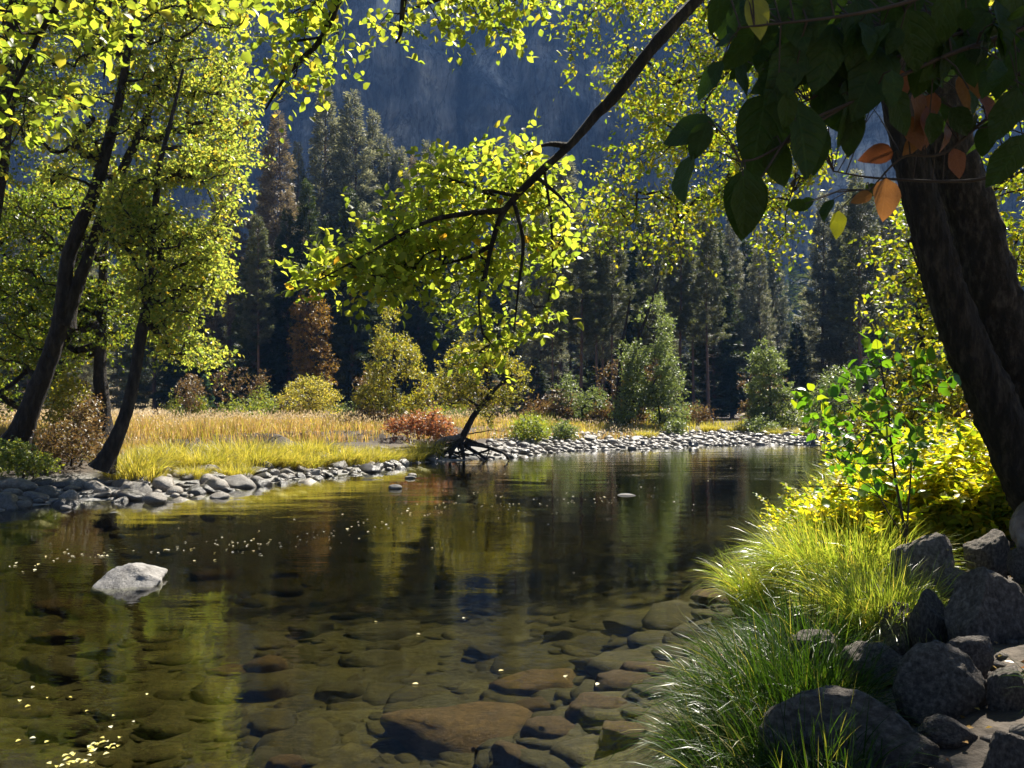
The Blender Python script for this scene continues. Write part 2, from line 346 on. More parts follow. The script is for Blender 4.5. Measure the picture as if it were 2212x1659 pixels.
mb = MB(); mb.add(np.stack([X.ravel(), Y.ravel(), Z], 1), q)
tag(mb.link('ground', m), kind='structure')

# water: a closed body whose bottom lies under the bed
m, N, L, B = mat('river water'); N.remove(B)
ge = N.new('ShaderNodeNewGeometry')
def wnoise(scale, stretch, detail):
    mp = N.new('ShaderNodeMapping'); mp.inputs['Scale'].default_value = stretch; L.new(ge.outputs['Position'], mp.inputs[0])
    n = N.new('ShaderNodeTexNoise'); n.inputs['Scale'].default_value = scale; n.inputs['Detail'].default_value = detail; L.new(mp.outputs[0], n.inputs[0]); return n.outputs[0]
a = wnoise(9, (.55, 1.3, 1), 2); b = wnoise(1.2, (.5, 1.0, 1), 1); patch = wnoise(.22, (.6, 1.2, 1), 2)
pr = N.new('ShaderNodeMapRange'); pr.inputs[1].default_value = .42; pr.inputs[2].default_value = .62; pr.inputs[3].default_value = .25; pr.inputs[4].default_value = 1.0; L.new(patch, pr.inputs[0])
mu = N.new('ShaderNodeMath'); mu.operation = 'MULTIPLY'; L.new(a, mu.inputs[0]); L.new(pr.outputs[0], mu.inputs[1])
b1 = N.new('ShaderNodeBump'); b1.inputs['Strength'].default_value = 1; b1.inputs['Distance'].default_value = .0036; L.new(mu.outputs[0], b1.inputs['Height'])
b2 = N.new('ShaderNodeBump'); b2.inputs['Strength'].default_value = 1; b2.inputs['Distance'].default_value = .012; L.new(b, b2.inputs['Height']); L.new(b1.outputs[0], b2.inputs['Normal'])
fr = N.new('ShaderNodeFresnel'); fr.inputs[0].default_value = 1.333; L.new(b2.outputs[0], fr.inputs[1])
gl = N.new('ShaderNodeBsdfGlossy'); gl.inputs['Roughness'].default_value = .03; gl.inputs[0].default_value = (1, 1, 1, 1); L.new(b2.outputs[0], gl.inputs['Normal'])
tr = N.new('ShaderNodeBsdfTransparent'); tr.inputs[0].default_value = (.93, .95, .86, 1)
mx = N.new('ShaderNodeMixShader'); L.new(fr.outputs[0], mx.inputs[0]); L.new(tr.outputs[0], mx.inputs[1]); L.new(gl.outputs[0], mx.inputs[2])
L.new(mx.outputs[0], N['Material Output'].inputs[0])
va = N.new('ShaderNodeVolumeAbsorption'); va.inputs[0].default_value = (.64, .62, .36, 1); va.inputs[1].default_value = 1.05
L.new(va.outputs[0], N['Material Output'].inputs['Volume'])
bm = bmesh.new(); bmesh.ops.create_cube(bm, size=1)
for v in bm.verts: v.co = Vector((10+v.co.x*140, 22+v.co.y*80, -1.5+v.co.z*3))
me = bpy.data.meshes.new('river_water'); bm.to_mesh(me); bm.free(); me.materials.append(m)
tag(put('river_water', me), kind='structure')

# cliff
nu, nv = 330, 150
uu, vv = np.meshgrid(np.linspace(-1, 1, nu), np.linspace(0, 1, nv))
cx_ = uu*480; cz_ = 12+vv*300
cy_ = 470-70*uu**2+vv*38
pn = np.stack([cx_/60, cz_/150, 0*cx_], -1)
cy_ = cy_+20*fbm(pn, 4, 3)+7*fbm(np.stack([cx_/14, cz_/70+cx_/60, 0*cx_], -1), 3, 8)+5*np.abs(fbm(np.stack([cx_/40+cz_/30, cz_/22, 0*cx_], -1), 3, 14))
idx = np.arange(nu*nv).reshape(nv, nu)
q = np.stack([idx[:-1, :-1], idx[:-1, 1:], idx[1:, 1:], idx[1:, :-1]], -1).reshape(-1, 4)
m, N, L, B = mat('granite cliff')
tc = N.new('ShaderNodeTexCoord'); mp = N.new('ShaderNodeMapping'); mp.inputs['Scale'].default_value = (.05, .05, .010); L.new(tc.outputs['Object'], mp.inputs[0])
n1 = N.new('ShaderNodeTexNoise'); n1.inputs['Scale'].default_value = 1; n1.inputs['Detail'].default_value = 9; n1.inputs['Roughness'].default_value = .7; L.new(mp.outputs[0], n1.inputs[0])
r = ramp(N, [(.05, .05, .052), (.115, .115, .117), (.155, .155, .155), (.44, .43, .41)], [.36, .46, .55, .68]); L.new(n1.outputs[0], r.inputs[0])
n4 = N.new('ShaderNodeTexNoise'); n4.inputs['Scale'].default_value = .022; n4.inputs['Detail'].default_value = 10; n4.inputs['Roughness'].default_value = .72; n4.inputs['Distortion'].default_value = 1.2; L.new(tc.outputs['Object'], n4.inputs[0])
r4 = ramp(N, [(.35, .35, .36), (1, 1, 1), (2.3, 2.2, 2.05)], [.38, .5, .64]); L.new(n4.outputs[0], r4.inputs[0])
mp3 = N.new('ShaderNodeMapping'); mp3.inputs['Rotation'].default_value = (.0, .35, 0); mp3.inputs['Scale'].default_value = (.09, .09, .018); L.new(tc.outputs['Object'], mp3.inputs[0])
v4 = N.new('ShaderNodeTexNoise'); v4.inputs['Scale'].default_value = 1; v4.inputs['Detail'].default_value = 7; v4.inputs['Roughness'].default_value = .6; L.new(mp3.outputs[0], v4.inputs[0])
rc = ramp(N, [(1, 1, 1), (.4, .4, .42), (1, 1, 1), (1, 1, 1), (.5, .5, .52), (1.15, 1.15, 1.1)], [.42, .45, .475, .55, .565, .6]); L.new(v4.outputs[0], rc.inputs[0])
def mulc(a, b):
    x = N.new('ShaderNodeMix'); x.data_type = 'RGBA'; x.blend_type = 'MULTIPLY'; x.inputs[0].default_value = 1; L.new(a, x.inputs[6]); L.new(b, x.inputs[7]); return x.outputs[2]
L.new(mulc(mulc(r.outputs[0], r4.outputs[0]), rc.outputs[0]), B.inputs['Base Color']); B.inputs['Roughness'].default_value = .9
mp2 = N.new('ShaderNodeMapping'); mp2.inputs['Scale'].default_value = (.14, .14, .05); L.new(tc.outputs['Object'], mp2.inputs[0])
n2 = N.new('ShaderNodeTexNoise'); n2.inputs['Detail'].default_value = 10; n2.inputs['Scale'].default_value = 1; n2.inputs['Roughness'].default_value = .7; L.new(mp2.outputs[0], n2.inputs[0])
bp = N.new('ShaderNodeBump'); bp.inputs['Distance'].default_value = 10; bp.inputs['Strength'].default_value = .8; L.new(n2.outputs[0], bp.inputs['Height']); L.new(bp.outputs[0], B.inputs['Normal'])
mb = MB(); mb.add(np.stack([cx_, cy_, cz_], -1).reshape(-1, 3), q); tag(mb.link('cliff', m), kind='structure')

# haze
if HAZE:
    m, N, L, B = mat('valley haze'); N.remove(B)
    pv = N.new('ShaderNodeVolumePrincipled'); pv.inputs['Color'].default_value = (.17, .41, 1, 1); pv.inputs['Density'].default_value = HAZE; pv.inputs['Anisotropy'].default_value = .2
    L.new(pv.outputs[0], N['Material Output'].inputs['Volume'])
    bm = bmesh.new(); bmesh.ops.create_cube(bm, size=1)
    for v in bm.verts: v.co = Vector((10+v.co.x*1120, 245+v.co.y*620, 158+v.co.z*324))
    me = bpy.data.meshes.new('haze'); bm.to_mesh(me); bm.free(); me.materials.append(m)
    tag(put('haze', me), kind='stuff')

# ------------------------------------------------------------------ rocks
def rock_mesh(name, seed, sub, material, rough=.16, facets=0, flat=1.0, freq=1.5, top=None, fine=.0):
    rng = R(seed); bm = bmesh.new(); bmesh.ops.create_icosphere(bm, subdivisions=sub, radius=1)
    V = np.array([v.co[:] for v in bm.verts]); Fc = np.array([[v.index for v in f.verts] for f in bm.faces]); bm.free()
    for k in range(facets):
        n = rand_unit(rng, 1)[0]; n[2] = abs(n[2])*.9; n /= np.linalg.norm(n); c = rng.uniform(.45, .8)
        d = V @ n-c; V = V-np.where(d > 0, d*.9, 0)[:, None]*n
    V = V*(1+rough*fbm(V*freq+seed*3.1, 4, seed))[:, None]
    if fine: V = V*(1+fine*fbm(V*7+seed, 4, seed+3)-fine*.8*np.maximum(0, fbm(V*12, 3, seed+9)))[:, None]
    if top:
        tl_ = top+.25*V[:, 0]*rng.normal()*.5+.05*fbm(V*3, 3, seed+4); V[:, 2] = np.where(V[:, 2] > tl_, tl_+(V[:, 2]-tl_)*.18, V[:, 2])
    V = V*A(1, rng.uniform(.7, 1), flat*rng.uniform(.8, 1.1)); V[:, 2] -= 0
    V /= np.abs(V[:, :2]).max()
    mb = MB(); mb.add(V, Fc); return mb.mesh(name, material)

STONES = [rock_mesh('river_stone', 100+i, 3, M['stone'], .13, 1+i % 4, .5+.07*(i % 3)) for i in range(12)]
rng = R(7)
# candidates along the left beach and the gravel bar
ns = 26000
t = rng.uniform(0, 1, ns); px = np.where(t < .45, rng.uniform(-12.5, -2.2, ns), rng.uniform(-1.0, 24, ns)); py = rng.uniform(12, 58, ns)
z, s, ins, left = ground(px, py, True)
sh = np.where(ins, -s, s); bar = px > -1.2
ok = left & (sh > -.9) & np.where(bar, sh < 7.5, sh < 2.7+.5*vnoise(np.stack([px, py, 0*px], 1)*.8, 3)) & ~((px > -3.9) & (px < -1.2) & (sh > .9))
px, py, z, sh, bar = px[ok], py[ok], z[ok], sh[ok], bar[ok]
size = np.where(bar, rng.gamma(2.4, .035, len(px))+.05, rng.gamma(1.6, .056, len(px))+.05); size = np.clip(size, .05, .36)
order = np.argsort(-size); keep = []; grid = {}
for i in order:
    c = (int(px[i]//.8), int(py[i]//.8)); bad = False
    for a in (-1, 0, 1):
        for b in (-1, 0, 1):
            for j in grid.get((c[0]+a, c[1]+b), ()):
                if (px[i]-px[j])**2+(py[i]-py[j])**2 < (.80*(size[i]+size[j]))**2: bad = True; break
            if bad: break
        if bad: break
    if not bad: keep.append(i); grid.setdefault(c, []).append(i)
keep = np.array(keep)
app = size[keep]/py[keep]*(sh[keep] > -.45); od = keep[np.argsort(-app)]
def stone_label(x, y, sh, sz):
    big = 'broad' if sz > .2 else ('middling' if sz > .13 else 'small')
    if x < -2:
        zn = 'below the twin-stemmed tree' if x < -8 else ('below the slim curving tree' if x < -6.3 else 'on the narrow beach end under the tussocks')
        if sh < -.05: return big+' grey stone standing in the shallows '+zn.replace('on the narrow', 'off the narrow')
        return big+(' pale cobble near the water ' if sh < 1 else ' grey cobble high on the beach ')+zn
    zn = 'right of the root tree' if x < 4 else ('before the pale willow' if x < 9.5 else ('below the dark river gap' if x < 14 else 'at the far right end'))
    return big+(' grey cobble along the water edge of the gravel bar ' if sh < 1.5 else ' grey cobble up on the gravel bar ')+zn
for i in od[:286]:
    o = put('river_stone', STONES[int(rng.integers(12))], None, (px[i], py[i], max(z[i], -.12)+size[i]*.18), (rng.normal()*.15, rng.normal()*.15, rng.uniform(0, 6.28)), (size[i]*1.12, size[i], size[i]*rng.uniform(.8, 1.15)))
    lb = stone_label(px[i], py[i], sh[i], size[i])
    if sh[i] < .12+.25*rng.uniform() or rng.uniform() < .3: o.material_slots[0].link = 'OBJECT'; o.material_slots[0].material = M['stone_wet']; lb = lb.replace('pale', 'dark').replace('grey', 'dark')
    tag(o, lb, 'stone', 'cobbles of the far gravel bar' if px[i] > -2 else 'cobbles of the left beach')
LOW = [rock_mesh('cobble', 140+i, 1, M['stone'], .12, 1, .6) for i in range(4)]
def join_rocks(name, variants, pos, sz, mats, rng, flat=1):
    mb = MB(); k = rng.integers(0, len(variants), len(pos))
    for j, me in enumerate(variants):
        sel = k == j
        if not sel.any(): continue
        tv = np.empty(len(me.vertices)*3); me.vertices.foreach_get('co', tv); tv = tv.reshape(-1, 3)
        tf = [p.vertices[:] for p in me.polygons]
        a = rng.uniform(0, 6.28, sel.sum()); yd = np.stack([np.cos(a), np.sin(a), rng.normal(size=len(a))*.12], 1)
        scatter(mb, (tv, [tf]), pos[sel], yd, A(0, 0, 1), sz[sel]*1.1, sz[sel], sz[sel]*flat)
    return mb.link(name, mats, stuff=True)
rest = od[286:]
o = join_rocks('gravel', LOW, np.stack([px[rest], py[rest], np.maximum(z[rest], -.4)+size[rest]*.15], 1), size[rest], M['stone'], rng)
tag(o, 'smaller grey cobbles and gravel filling the beach and the far bar')

# named large stones of the left beach (u0,u1,vtop,vbottom)
def stone_from(name, u0, u1, v0, v1, d, material, seed, label, cat='stone', sub=3, rough=.12, facets=2, group=None, sink=.35, dep=.9):
    w = (u1-u0)/F*d; h = (v1-v0)/F*d
    me = rock_mesh(name, seed, sub, material, rough, facets, 1.0, fine=.035 if sub > 4 else 0)
    zs = np.array([v.co.z for v in me.vertices]); zr = zs.max()-zs.min()
    p = at((u0+u1)/2, v1, d)
    hz = h*(1+sink)
    o = put(name, me, None, (p[0], p[1]+w*.3, p[2]-h*sink+hz*.5), (0, 0, 0), (w/2, w/2*dep, hz/zr))
    return tag(o, label, cat, group)
for k, (u0, u1, v0, v1, dd, lb) in enumerate([
    (265, 322, 1043, 1074, 16.6, 'dark broad-topped stone at the beach edge with its foot in the water'),
    (302, 354, 1064, 1087, 15.6, 'low pale stone just off the beach, second dark stone behind it'),
    (123, 183, 1034, 1070, 17.0, 'large rounded grey stone, highest on the left beach'),
    (121, 162, 1058, 1080, 15.9, 'rounded stone in front of the largest beach stone'),
    (40, 97, 1060, 1084, 15.6, 'sloping pale-topped stone at the left end of the beach'),
    (20, 62, 1081, 1100, 14.8, 'dark stone at the water by the left frame edge'),
    (127, 150, 1091, 1101, 14.6, 'small white wet stone in the shallows beside the left beach'),
    (231, 257, 1106, 1117, 14.2, 'flat white stone alone in the water off the left beach'),
    (450, 492, 1064, 1079, 16.5, 'low flat pale stone surrounded by water off the beach'),
    (445, 492, 1041, 1061, 18.2, 'broad dark stone at the middle of the beach edge'),
    (525, 570, 1028, 1052, 19.2, 'dark upright stone near the narrow end of the beach'),
    (592, 622, 1022, 1043, 20.6, 'dark pointed stone close to the yellow tussocks'),
    (838, 868, 1047, 1057, 18.4, 'flat white stone awash in mid river'),
    (873, 898, 1028, 1034, 21.2, 'thin dark stone awash near the fallen roots'),
    (1335, 1376, 1067, 1073, 17.0, 'flat white stone barely breaking the dark water, midstream'),
    (705, 727, 993, 1008, 25.0, 'round dark stone on the bank under the tussocks'),
    (880, 900, 1022, 1030, 22.0, 'small pale stone in the shallows before the fallen roots')]):
    stone_from('river_stone', u0, u1, v0, v1, dd, M['whiterock'] if ('white' in lb) else M['stone'], 200+k, lb, facets=1, rough=.08)

# pale angular rock in the river: two overlapping blocks of one stone
d0 = 8.35
bm = bmesh.new()
for (u, v, dy) in [(203, 1262, 0), (214, 1242, .1), (240, 1217, .1), (262, 1205, .16), (279, 1213, .08), (296, 1230, 0), (322, 1237, .1), (352, 1250, 0), (340, 1266, -.1), (290, 1275, -.22), (250, 1278, -.26), (215, 1272, -.16), (262, 1224, .5), (322, 1246, .45), (212, 1252, .42),
                   (205, 1300, 0), (350, 1300, 0), (270, 1310, -.25), (270, 1290, .5)]:
    p = at(u, v, d0); bm.verts.new((p[0], p[1]+dy, p[2]))
bmesh.ops.convex_hull(bm, input=bm.verts[:])
for v in [v for v in bm.verts if not v.link_faces]: bm.verts.remove(v)
bmesh.ops.triangulate(bm, faces=bm.faces[:]); bmesh.ops.subdivide_edges(bm, edges=bm.edges[:], cuts=7, use_grid_fill=True)
bm.verts.index_update(); V = np.array([v.co[:] for v in bm.verts]); Fc = [[v.index for v in f.verts] for f in bm.faces if len(f.verts) == 3]; Fq = [[v.index for v in f.verts] for f in bm.faces if len(f.verts) == 4]; bm.free()
c_ = V.mean(0); V = V+nrm(V-c_)*(.028*fbm(V*5, 4, 77)-.03*np.maximum(0, fbm(V*A(7, 7, 12), 3, 78)))[:, None]
b0 = at(270, 1262, d0); mb = MB(); mb.add(V, Fc)
if Fq: mb.f.append((np.array(Fq), 0))
o = mb.link('boulder', M['whiterock'], base=b0); o.location = b0; o.scale = (.96, 1, .74)
tag(o, 'angular white boulder standing alone in the clear water', 'boulder')

# submerged stones
SUNK = [
 (500, 610, 1403, 1460, 'b', 'blocky brown stone under water, largest of the mid-river cluster'), (434, 528, 1448, 1470, 'b', 'flat tan stone under water left of the blocky brown stone'),
 (504, 610, 1465, 1513, 'o', 'dark slab under water just below the blocky brown stone'), (528, 662, 1542, 1595, 'o', 'dark olive stone under water near the bottom edge, left of the long slab'),
 (806, 1200, 1540, 1630, 'b', 'long brown slab under water at the bottom of the river view'), (740, 826, 1302, 1335, 'b', 'brown stone with a dark shaded front deep in mid river'),
 (398, 504, 1228, 1254, 'b', 'brown stone under water right of the white boulder'), (58, 168, 1288, 1331, 'b', 'brown stone under water below and left of the white boulder'),
 (160, 290, 1262, 1292, 'b', 'brown stone under water at the foot of the white boulder'), (0, 187, 1412, 1470, 'o', 'wide olive ledge under water at the left edge'),
 (182, 336, 1523, 1562, 'o', 'olive stone under water above the drifting leaf raft'), (38, 187, 1552, 1610, 'o', 'olive stone under water beside the drifting leaf raft'),
 (648, 778, 1494, 1518, 'o', 'low olive stone under water above the long brown slab'), (787, 878, 1393, 1415, 'o', 'small olive stone under water right of the mid-river cluster'),
 (926, 1022, 1331, 1347, 'o', 'thin dark stone under water in the middle of the river'), (744, 910, 1362, 1382, 'o', 'long low stone under water in mid river'),
 (1062, 1290, 1447, 1515, 'b', 'large domed brown stone under water near the green tussock'), (1270, 1353, 1421, 1452, 'b', 'brown stone under water just above the large domed stone'),
 (1275, 1426, 1452, 1506, 'b', 'flat tan-topped stone under water beside the green tussock'), (1353, 1457, 1436, 1470, 'b', 'small brown stone under water touching the green tussock'),
 (1109, 1202, 1519, 1548, 'b', 'small brown stone under water below the large domed stone'), (1207, 1363, 1512, 1560, 'b', 'brown stone under water lower right of the large domed stone'),
 (1129, 1275, 1545, 1606, 'b', 'brown stone under water between long slab and green tussock'), (1062, 1166, 1612, 1668, 'b', 'brown stone under water cut by the bottom edge'),
 (1290, 1400, 1560, 1610, 'b', 'brown stone under water close to the trailing twig'), (1582, 1660, 1228, 1254, 'b', 'brown stone under water beside the sunlit tussock'),
 (1500, 1670, 1278, 1302, 'b', 'long brown stone under water beside the dark green tussock'), (560, 660, 1640, 1680, 'b', 'brown stone under water at the bottom edge, left of the long slab'),
 (205, 265, 1453, 1474, 'o', 'small dark olive stone under water on the left'), (1180, 1290, 1360, 1385, 'o', 'low olive stone under water between midstream and the green tussock'),
 (1310, 1440, 1340, 1365, 'o', 'olive stone under water left of the dark green tussock'), (1000, 1090, 1400, 1425, 'o', 'olive stone under water above the large domed stone'),
 (620, 720, 1350, 1372, 'o', 'olive stone under water above the mid-river cluster'), (330, 430, 1345, 1372, 'o', 'olive stone under water right of and below the white boulder'),
 (60, 170, 1360, 1392, 'b', 'brown stone under water by the left edge, above the wide ledge'), (560, 660, 1262, 1282, 'o', 'dark low stone under water right of the white boulder, second one out')]
for k, (u0, u1, v0, v1, c, lb) in enumerate(SUNK):
    dd = 5.0
    for _ in range(6):
        p = at((u0+u1)/2, v1, dd); zb = min(gz(p[0], p[1]), -.1); dd = (CAMZ-zb)*F/(v1-HY)
    w = (u1-u0)/F*dd*1.08; h = max((v1-v0)/F*dd*.55, .06)
    me = rock_mesh('submerged_stone', 400+k, 3, M['sunk'] if c == 'b' else M['sunk_olive'], .2, 4, .7, 1.7, .25, .05)
    p = at((u0+u1)/2, v1, dd)
    top = min(zb+h, -.07); hh = top-zb+.12
    tag(put('submerged_stone', me, None, (p[0], p[1]+w*.25, zb+hh*.2), (0, 0, rng.normal()*.2), (w/2, w/2*.95, hh*1.3)), lb, 'stone', 'stones under the clear water')
# bed cobbles: nobody could count them
nb = 1700; v = rng.uniform(1010, 1720, nb); u = rng.uniform(-150, 1750, nb); dd = (CAMZ+.4)*F/(v-HY); p = at(u, v, dd)
z, s, ins, left = ground(p[:, 0], p[:, 1], True)
ok = ins & (p[:, 1] < 22); p = p[ok]; p[:, 2] = z[ok]
sz = np.clip(rng.gamma(1.3, .075, len(p))+.035, .04, .42); fl = .5
p[:, 2] = np.minimum(p[:, 2]-sz*.02, -.04-sz*.3)
SL = [rock_mesh('bed_cobble', 170+i, 2, M['sunk_olive'], .22, 5, .7, 1.6, .3) for i in range(9)]
o = join_rocks('bed_cobbles', SL, p, sz, M['sunk_olive'], rng, .48); tag(o, 'olive cobbles covering the river bed under clear water')

# ------------------------------------------------------------------ growing trees
def grow(trunks, clusters, rng, tip=.006, expo=.5, upw=.5, sag=.0, step=.45, wob=.06):
    """trunks: list of point arrays. Every cluster is joined by a bent limb to the nearest wood. Returns limb polylines with radii"""
    pos = []; par = []
    for tp in trunks:
        for i, p in enumerate(tp): pos.append(p); par.append(len(pos)-2 if i else -1)
    nt = len(pos); cap = nt+int(len(clusters)*14)+100
    Pn = np.zeros((cap, 3)); Pn[:nt] = pos; par = list(par); n = nt
    d0 = np.min(np.linalg.norm(clusters[:, None]-Pn[None, :nt:2], axis=2), axis=1)
    paths = []; ends = []
    for ci in np.argsort(d0):
        c = clusters[ci]; df = c-Pn[:n]; ds = np.sqrt((df*df).sum(1))
        cost = ds+upw*np.maximum(0, -df[:, 2])
        j = int(np.argmin(cost)); L_ = ds[j]; k = max(2, min(12, int(L_/step)+1))
        a = Pn[j]; tt = np.arange(1, k+1)/k
        pts = a+(c-a)*tt[:, None]
        bow = np.sin(tt*math.pi)[:, None]*L_
        pts = pts+bow*(rng.normal(size=3)*wob*1.6+A(0, 0, -.10*upw-sag))[None]+rng.normal(size=(k, 3))*wob*.25*step*(tt < 1)[:, None]
        if n+k > cap: break
        ids = []
        for q_ in pts:
            Pn[n] = q_; par.append(j if not ids else n-1); ids.append(n); n += 1
        paths.append([j]+ids); ends.append(ids[-1])
    cnt = np.zeros(n)
    for e in ends:
        k = e
        while k >= nt: cnt[k] += 1; k = par[k]
    res = []
    for pth in paths:
        rr = tip*np.maximum(cnt[pth], 1)**expo; rr[0] = rr[1]; rr[-1] *= .6
        k = pth[0]; own = pth[1]
        while k >= nt: own = k; k = par[k]
        res.append((Pn[pth], rr, cnt[pth[1]], own))
    return res
def limbs(mb, res, minr=0, mi=0):
    for p, r, c, w_ in res:
        if r[0] < minr: continue
        s_ = 3 if r[0] < .012 else (5 if r[0] < .04 else 8)
        v, f = tube(p, r, s_); mb.add(v, f, mi)
def sprays(clusters, rng, ntw, nleaf, tl, droop=.1, up=.25, spread=1.0, fwd=.55):
    """leafy twigs round every cluster: returns twig (pos, dir, length) and leaf (pos, dir, normal)"""
    N_ = len(clusters)
    d = rand_unit(rng, N_*ntw)*A(1, 1, .7)+A(0, 0, up); d = nrm(d)
    o = np.repeat(clusters, ntw, 0)+rng.normal(size=(N_*ntw, 3))*.12*tl*spread
    l = tl*rng.uniform(.5, 1.25, N_*ntw)
    t = np.tile(np.linspace(.15, 1, nleaf), N_*ntw)+rng.uniform(-.06, .06, N_*ntw*nleaf)
    dd = np.repeat(d, nleaf, 0); ll = np.repeat(l, nleaf)
    lp = np.repeat(o, nleaf, 0)+dd*(t*ll)[:, None]+A(0, 0, -1)*(droop*ll*t*t)[:, None]
    side = nrm(np.cross(dd, rand_unit(rng, len(dd))))
    ld = nrm(dd*fwd+side*.9+rng.normal(size=dd.shape)*.25+A(0, 0, -.15))
    ln = nrm(A(0, 0, 1)*.9+rng.normal(size=dd.shape)*.55)
    return (o, d, l), (lp, ld, ln)
def uvd(poly, n, d0, d1, rng, accept=None):
    p = in_poly(poly, n, rng, accept); return at(p[:, 0], p[:, 1], rng.uniform(d0, d1, n))
def trunk_mesh(mb, ctrl, r0, r1, sides=20, n=10, lump=.08, flare=0, mi=0, expo=1.0, seed=0, furrow=.0):
    c = catmull(ctrl, n); t = np.linspace(0, 1, len(c)); r = r0+(r1-r0)*t**expo+flare*np.exp(-t*18)
    v, f = tube(c, r, sides)
    ctr = np.repeat(c, sides, 0); off = v-ctr
    v = ctr+off*(1+lump*fbm(v*3.0, 3, seed)+furrow*np.abs(fbm(v*A(26, 26, 4), 3, seed+5)))[:, None]
    mb.add(v, f, mi); return c
def leafy(name, label, cat, base, trunks, clusters, leafm, barkm, seed, leaf=.09, ntw=4, nleaf=6, tl=.35, tip=.008, upw=.5, group=None, twigr=.004,
          droop=.1, up=.25, tmpl=LEAF4, split=None, sides=12, lump=.06, sag=0, crown='crown', nlimb=0):
    rng = R(seed); root = thing(name, label, cat, base, group)
    sk = []
    mbt = None
    for (ctrl, r0, r1) in trunks:
        mb = MB(); c = trunk_mesh(mb, ctrl, r0, r1, sides, 8, lump*1.6, r0*.9, seed=seed, furrow=.12); mb.link('trunk', barkm, root, base); sk.append(c)
    res = grow(sk, clusters, rng, tip=tip, upw=upw, sag=sag)
    own = {}
    for q_ in res: own.setdefault(q_[3], []).append(q_)
    big = sorted(own, key=lambda k: -len(own[k]))[:nlimb]
    for k in big: mb = MB(); limbs(mb, own[k]); mb.link('limb', barkm, root, base)
    rest_ = [q_ for q_ in res if q_[3] not in set(big)]
    (o, d, l), (lp, ld, ln) = sprays(clusters, rng, ntw, nleaf, tl, droop, up)
    mb = MB(); scatter(mb, tmpl, lp, ld, ln, leaf*rng.uniform(.7, 1.25, len(lp)))
    if twigr: scatter(mb, TWIG, o, d, A(0, 0, 1), twigr, l, twigr, mi=1)
    if rest_: limbs(mb, rest_, mi=2)
    o = mb.link(crown, [leafm, M['twig'], barkm], root, base, stuff=True)
    return root

# left riverside trees
T1b = at(30, 965, 19.5); T1b[2] = gz(*T1b[:2])
leftacc = lambda p: (fbm(np.stack([p[:, 0]/55, p[:, 1]/34, 0*p[:, 0]], 1), 3, 41) > -.30)
cl1 = uvd([(60, -260), (520, -260), (536, 0), (542, 60), (520, 100), (546, 200), (556, 300), (520, 350), (400, 330), (330, 420), (120, 420), (40, 330), (20, 100)], 900, 18.8, 22, R(11), leftacc)
leafy('riverside_tree', 'twin-stemmed leaning dark trunk with tall yellow-green crown, leftmost rooted tree on the beach', 'tree', tuple(T1b),
      [([at(22, 975, 19.5), at(52, 915, 19.5), at(100, 790, 19.5), at(131, 690, 19.5), at(150, 550, 19.5), at(205, 410, 19.4), at(239, 290, 19.3), at(262, 190, 19.2), at(285, 40, 19.2), at(300, -180, 19)], .23, .04),
       ([at(136, 700, 19.6), at(165, 620, 19.6), at(192, 550, 19.7), at(232, 437, 19.8), at(273, 348, 20), at(314, 259, 20.2), at(338, 195, 20.3), at(390, 90, 20.4), at(420, -120, 20.4)], .15, .03)],
      cl1, M['maple'], M['bark_far'], 21, leaf=.105, ntw=5, nleaf=8, tl=.55, tip=.010, nlimb=30)
cl3 = uvd([(330, 330), (400, 300), (530, 340), (556, 335), (522, 370), (525, 410), (490, 430), (503, 510), (470, 560), (500, 625), (440, 660), (425, 700), (472, 770), (430, 800), (360, 770), (320, 690), (240, 560), (230, 430)], 560, 17.3, 20.3, R(12), leftacc)
T3b = at(228, 1002, 17.8); T3b[2] = gz(*T3b[:2])
leafy('riverside_tree', 'slim dark tree curving up from the cobbles beside the yellow tussocks', 'tree', tuple(T3b),
      [([at(222, 1012, 17.8), at(238, 975, 17.8), at(261, 923, 17.8), at(284, 848, 17.8), at(306, 718, 17.8), at(321, 624, 17.8), at(325, 531, 17.8), at(336, 444, 17.9), at(345, 358, 18), at(372, 250, 18.2), at(395, 150, 18.4)], .155, .025)],
      cl3, M['maple'], M['bark_far'], 22, leaf=.095, ntw=5, nleaf=8, tl=.5, tip=.009, nlimb=24)
cl2 = uvd([(-60, 400), (330, 400), (340, 620), (300, 740), (190, 770), (60, 880), (-60, 880)], 760, 23.2, 27, R(13), lambda p: fbm(np.stack([p[:, 0]/50, p[:, 1]/45, 0*p[:, 0]], 1), 3, 44) > -.25)
T2b = at(226, 942, 24); T2b[2] = gz(*T2b[:2])
leafy('riverside_tree', 'straight dark trunk standing between the two leaning riverside trees', 'tree', tuple(T2b),
      [([at(227, 948, 24), at(221, 880, 24), at(217, 792, 24), at(220, 680, 24), at(224, 568, 24), at(240, 440, 24), at(280, 340, 24), at(300, 200, 24)], .2, .04)],
      cl2, M['maple_green'], M['bark_far'], 23, leaf=.11, ntw=5, nleaf=8, tl=.6, tip=.010, nlimb=20)
cl0 = uvd([(-260, -260), (120, -260), (130, 100), (60, 260), (0, 420), (-260, 420)], 260, 15, 18, R(14))
T0b = at(-150, 1010, 16.5); T0b[2] = gz(*T0b[:2])
leafy('riverside_tree', 'dark trunk leaning in at the upper left frame edge, its foot out of view', 'tree', tuple(T0b),
      [([at(-150, 1020, 16.5), at(-80, 700, 16.5), at(-15, 400, 16.5), at(8, 240, 16.5), at(36, 0, 16.5), at(70, -250, 16.5)], .26, .12)],
      cl0, M['maple_green'], M['bark_far'], 24, leaf=.10, ntw=5, nleaf=7, tl=.5, tip=.010, nlimb=12)

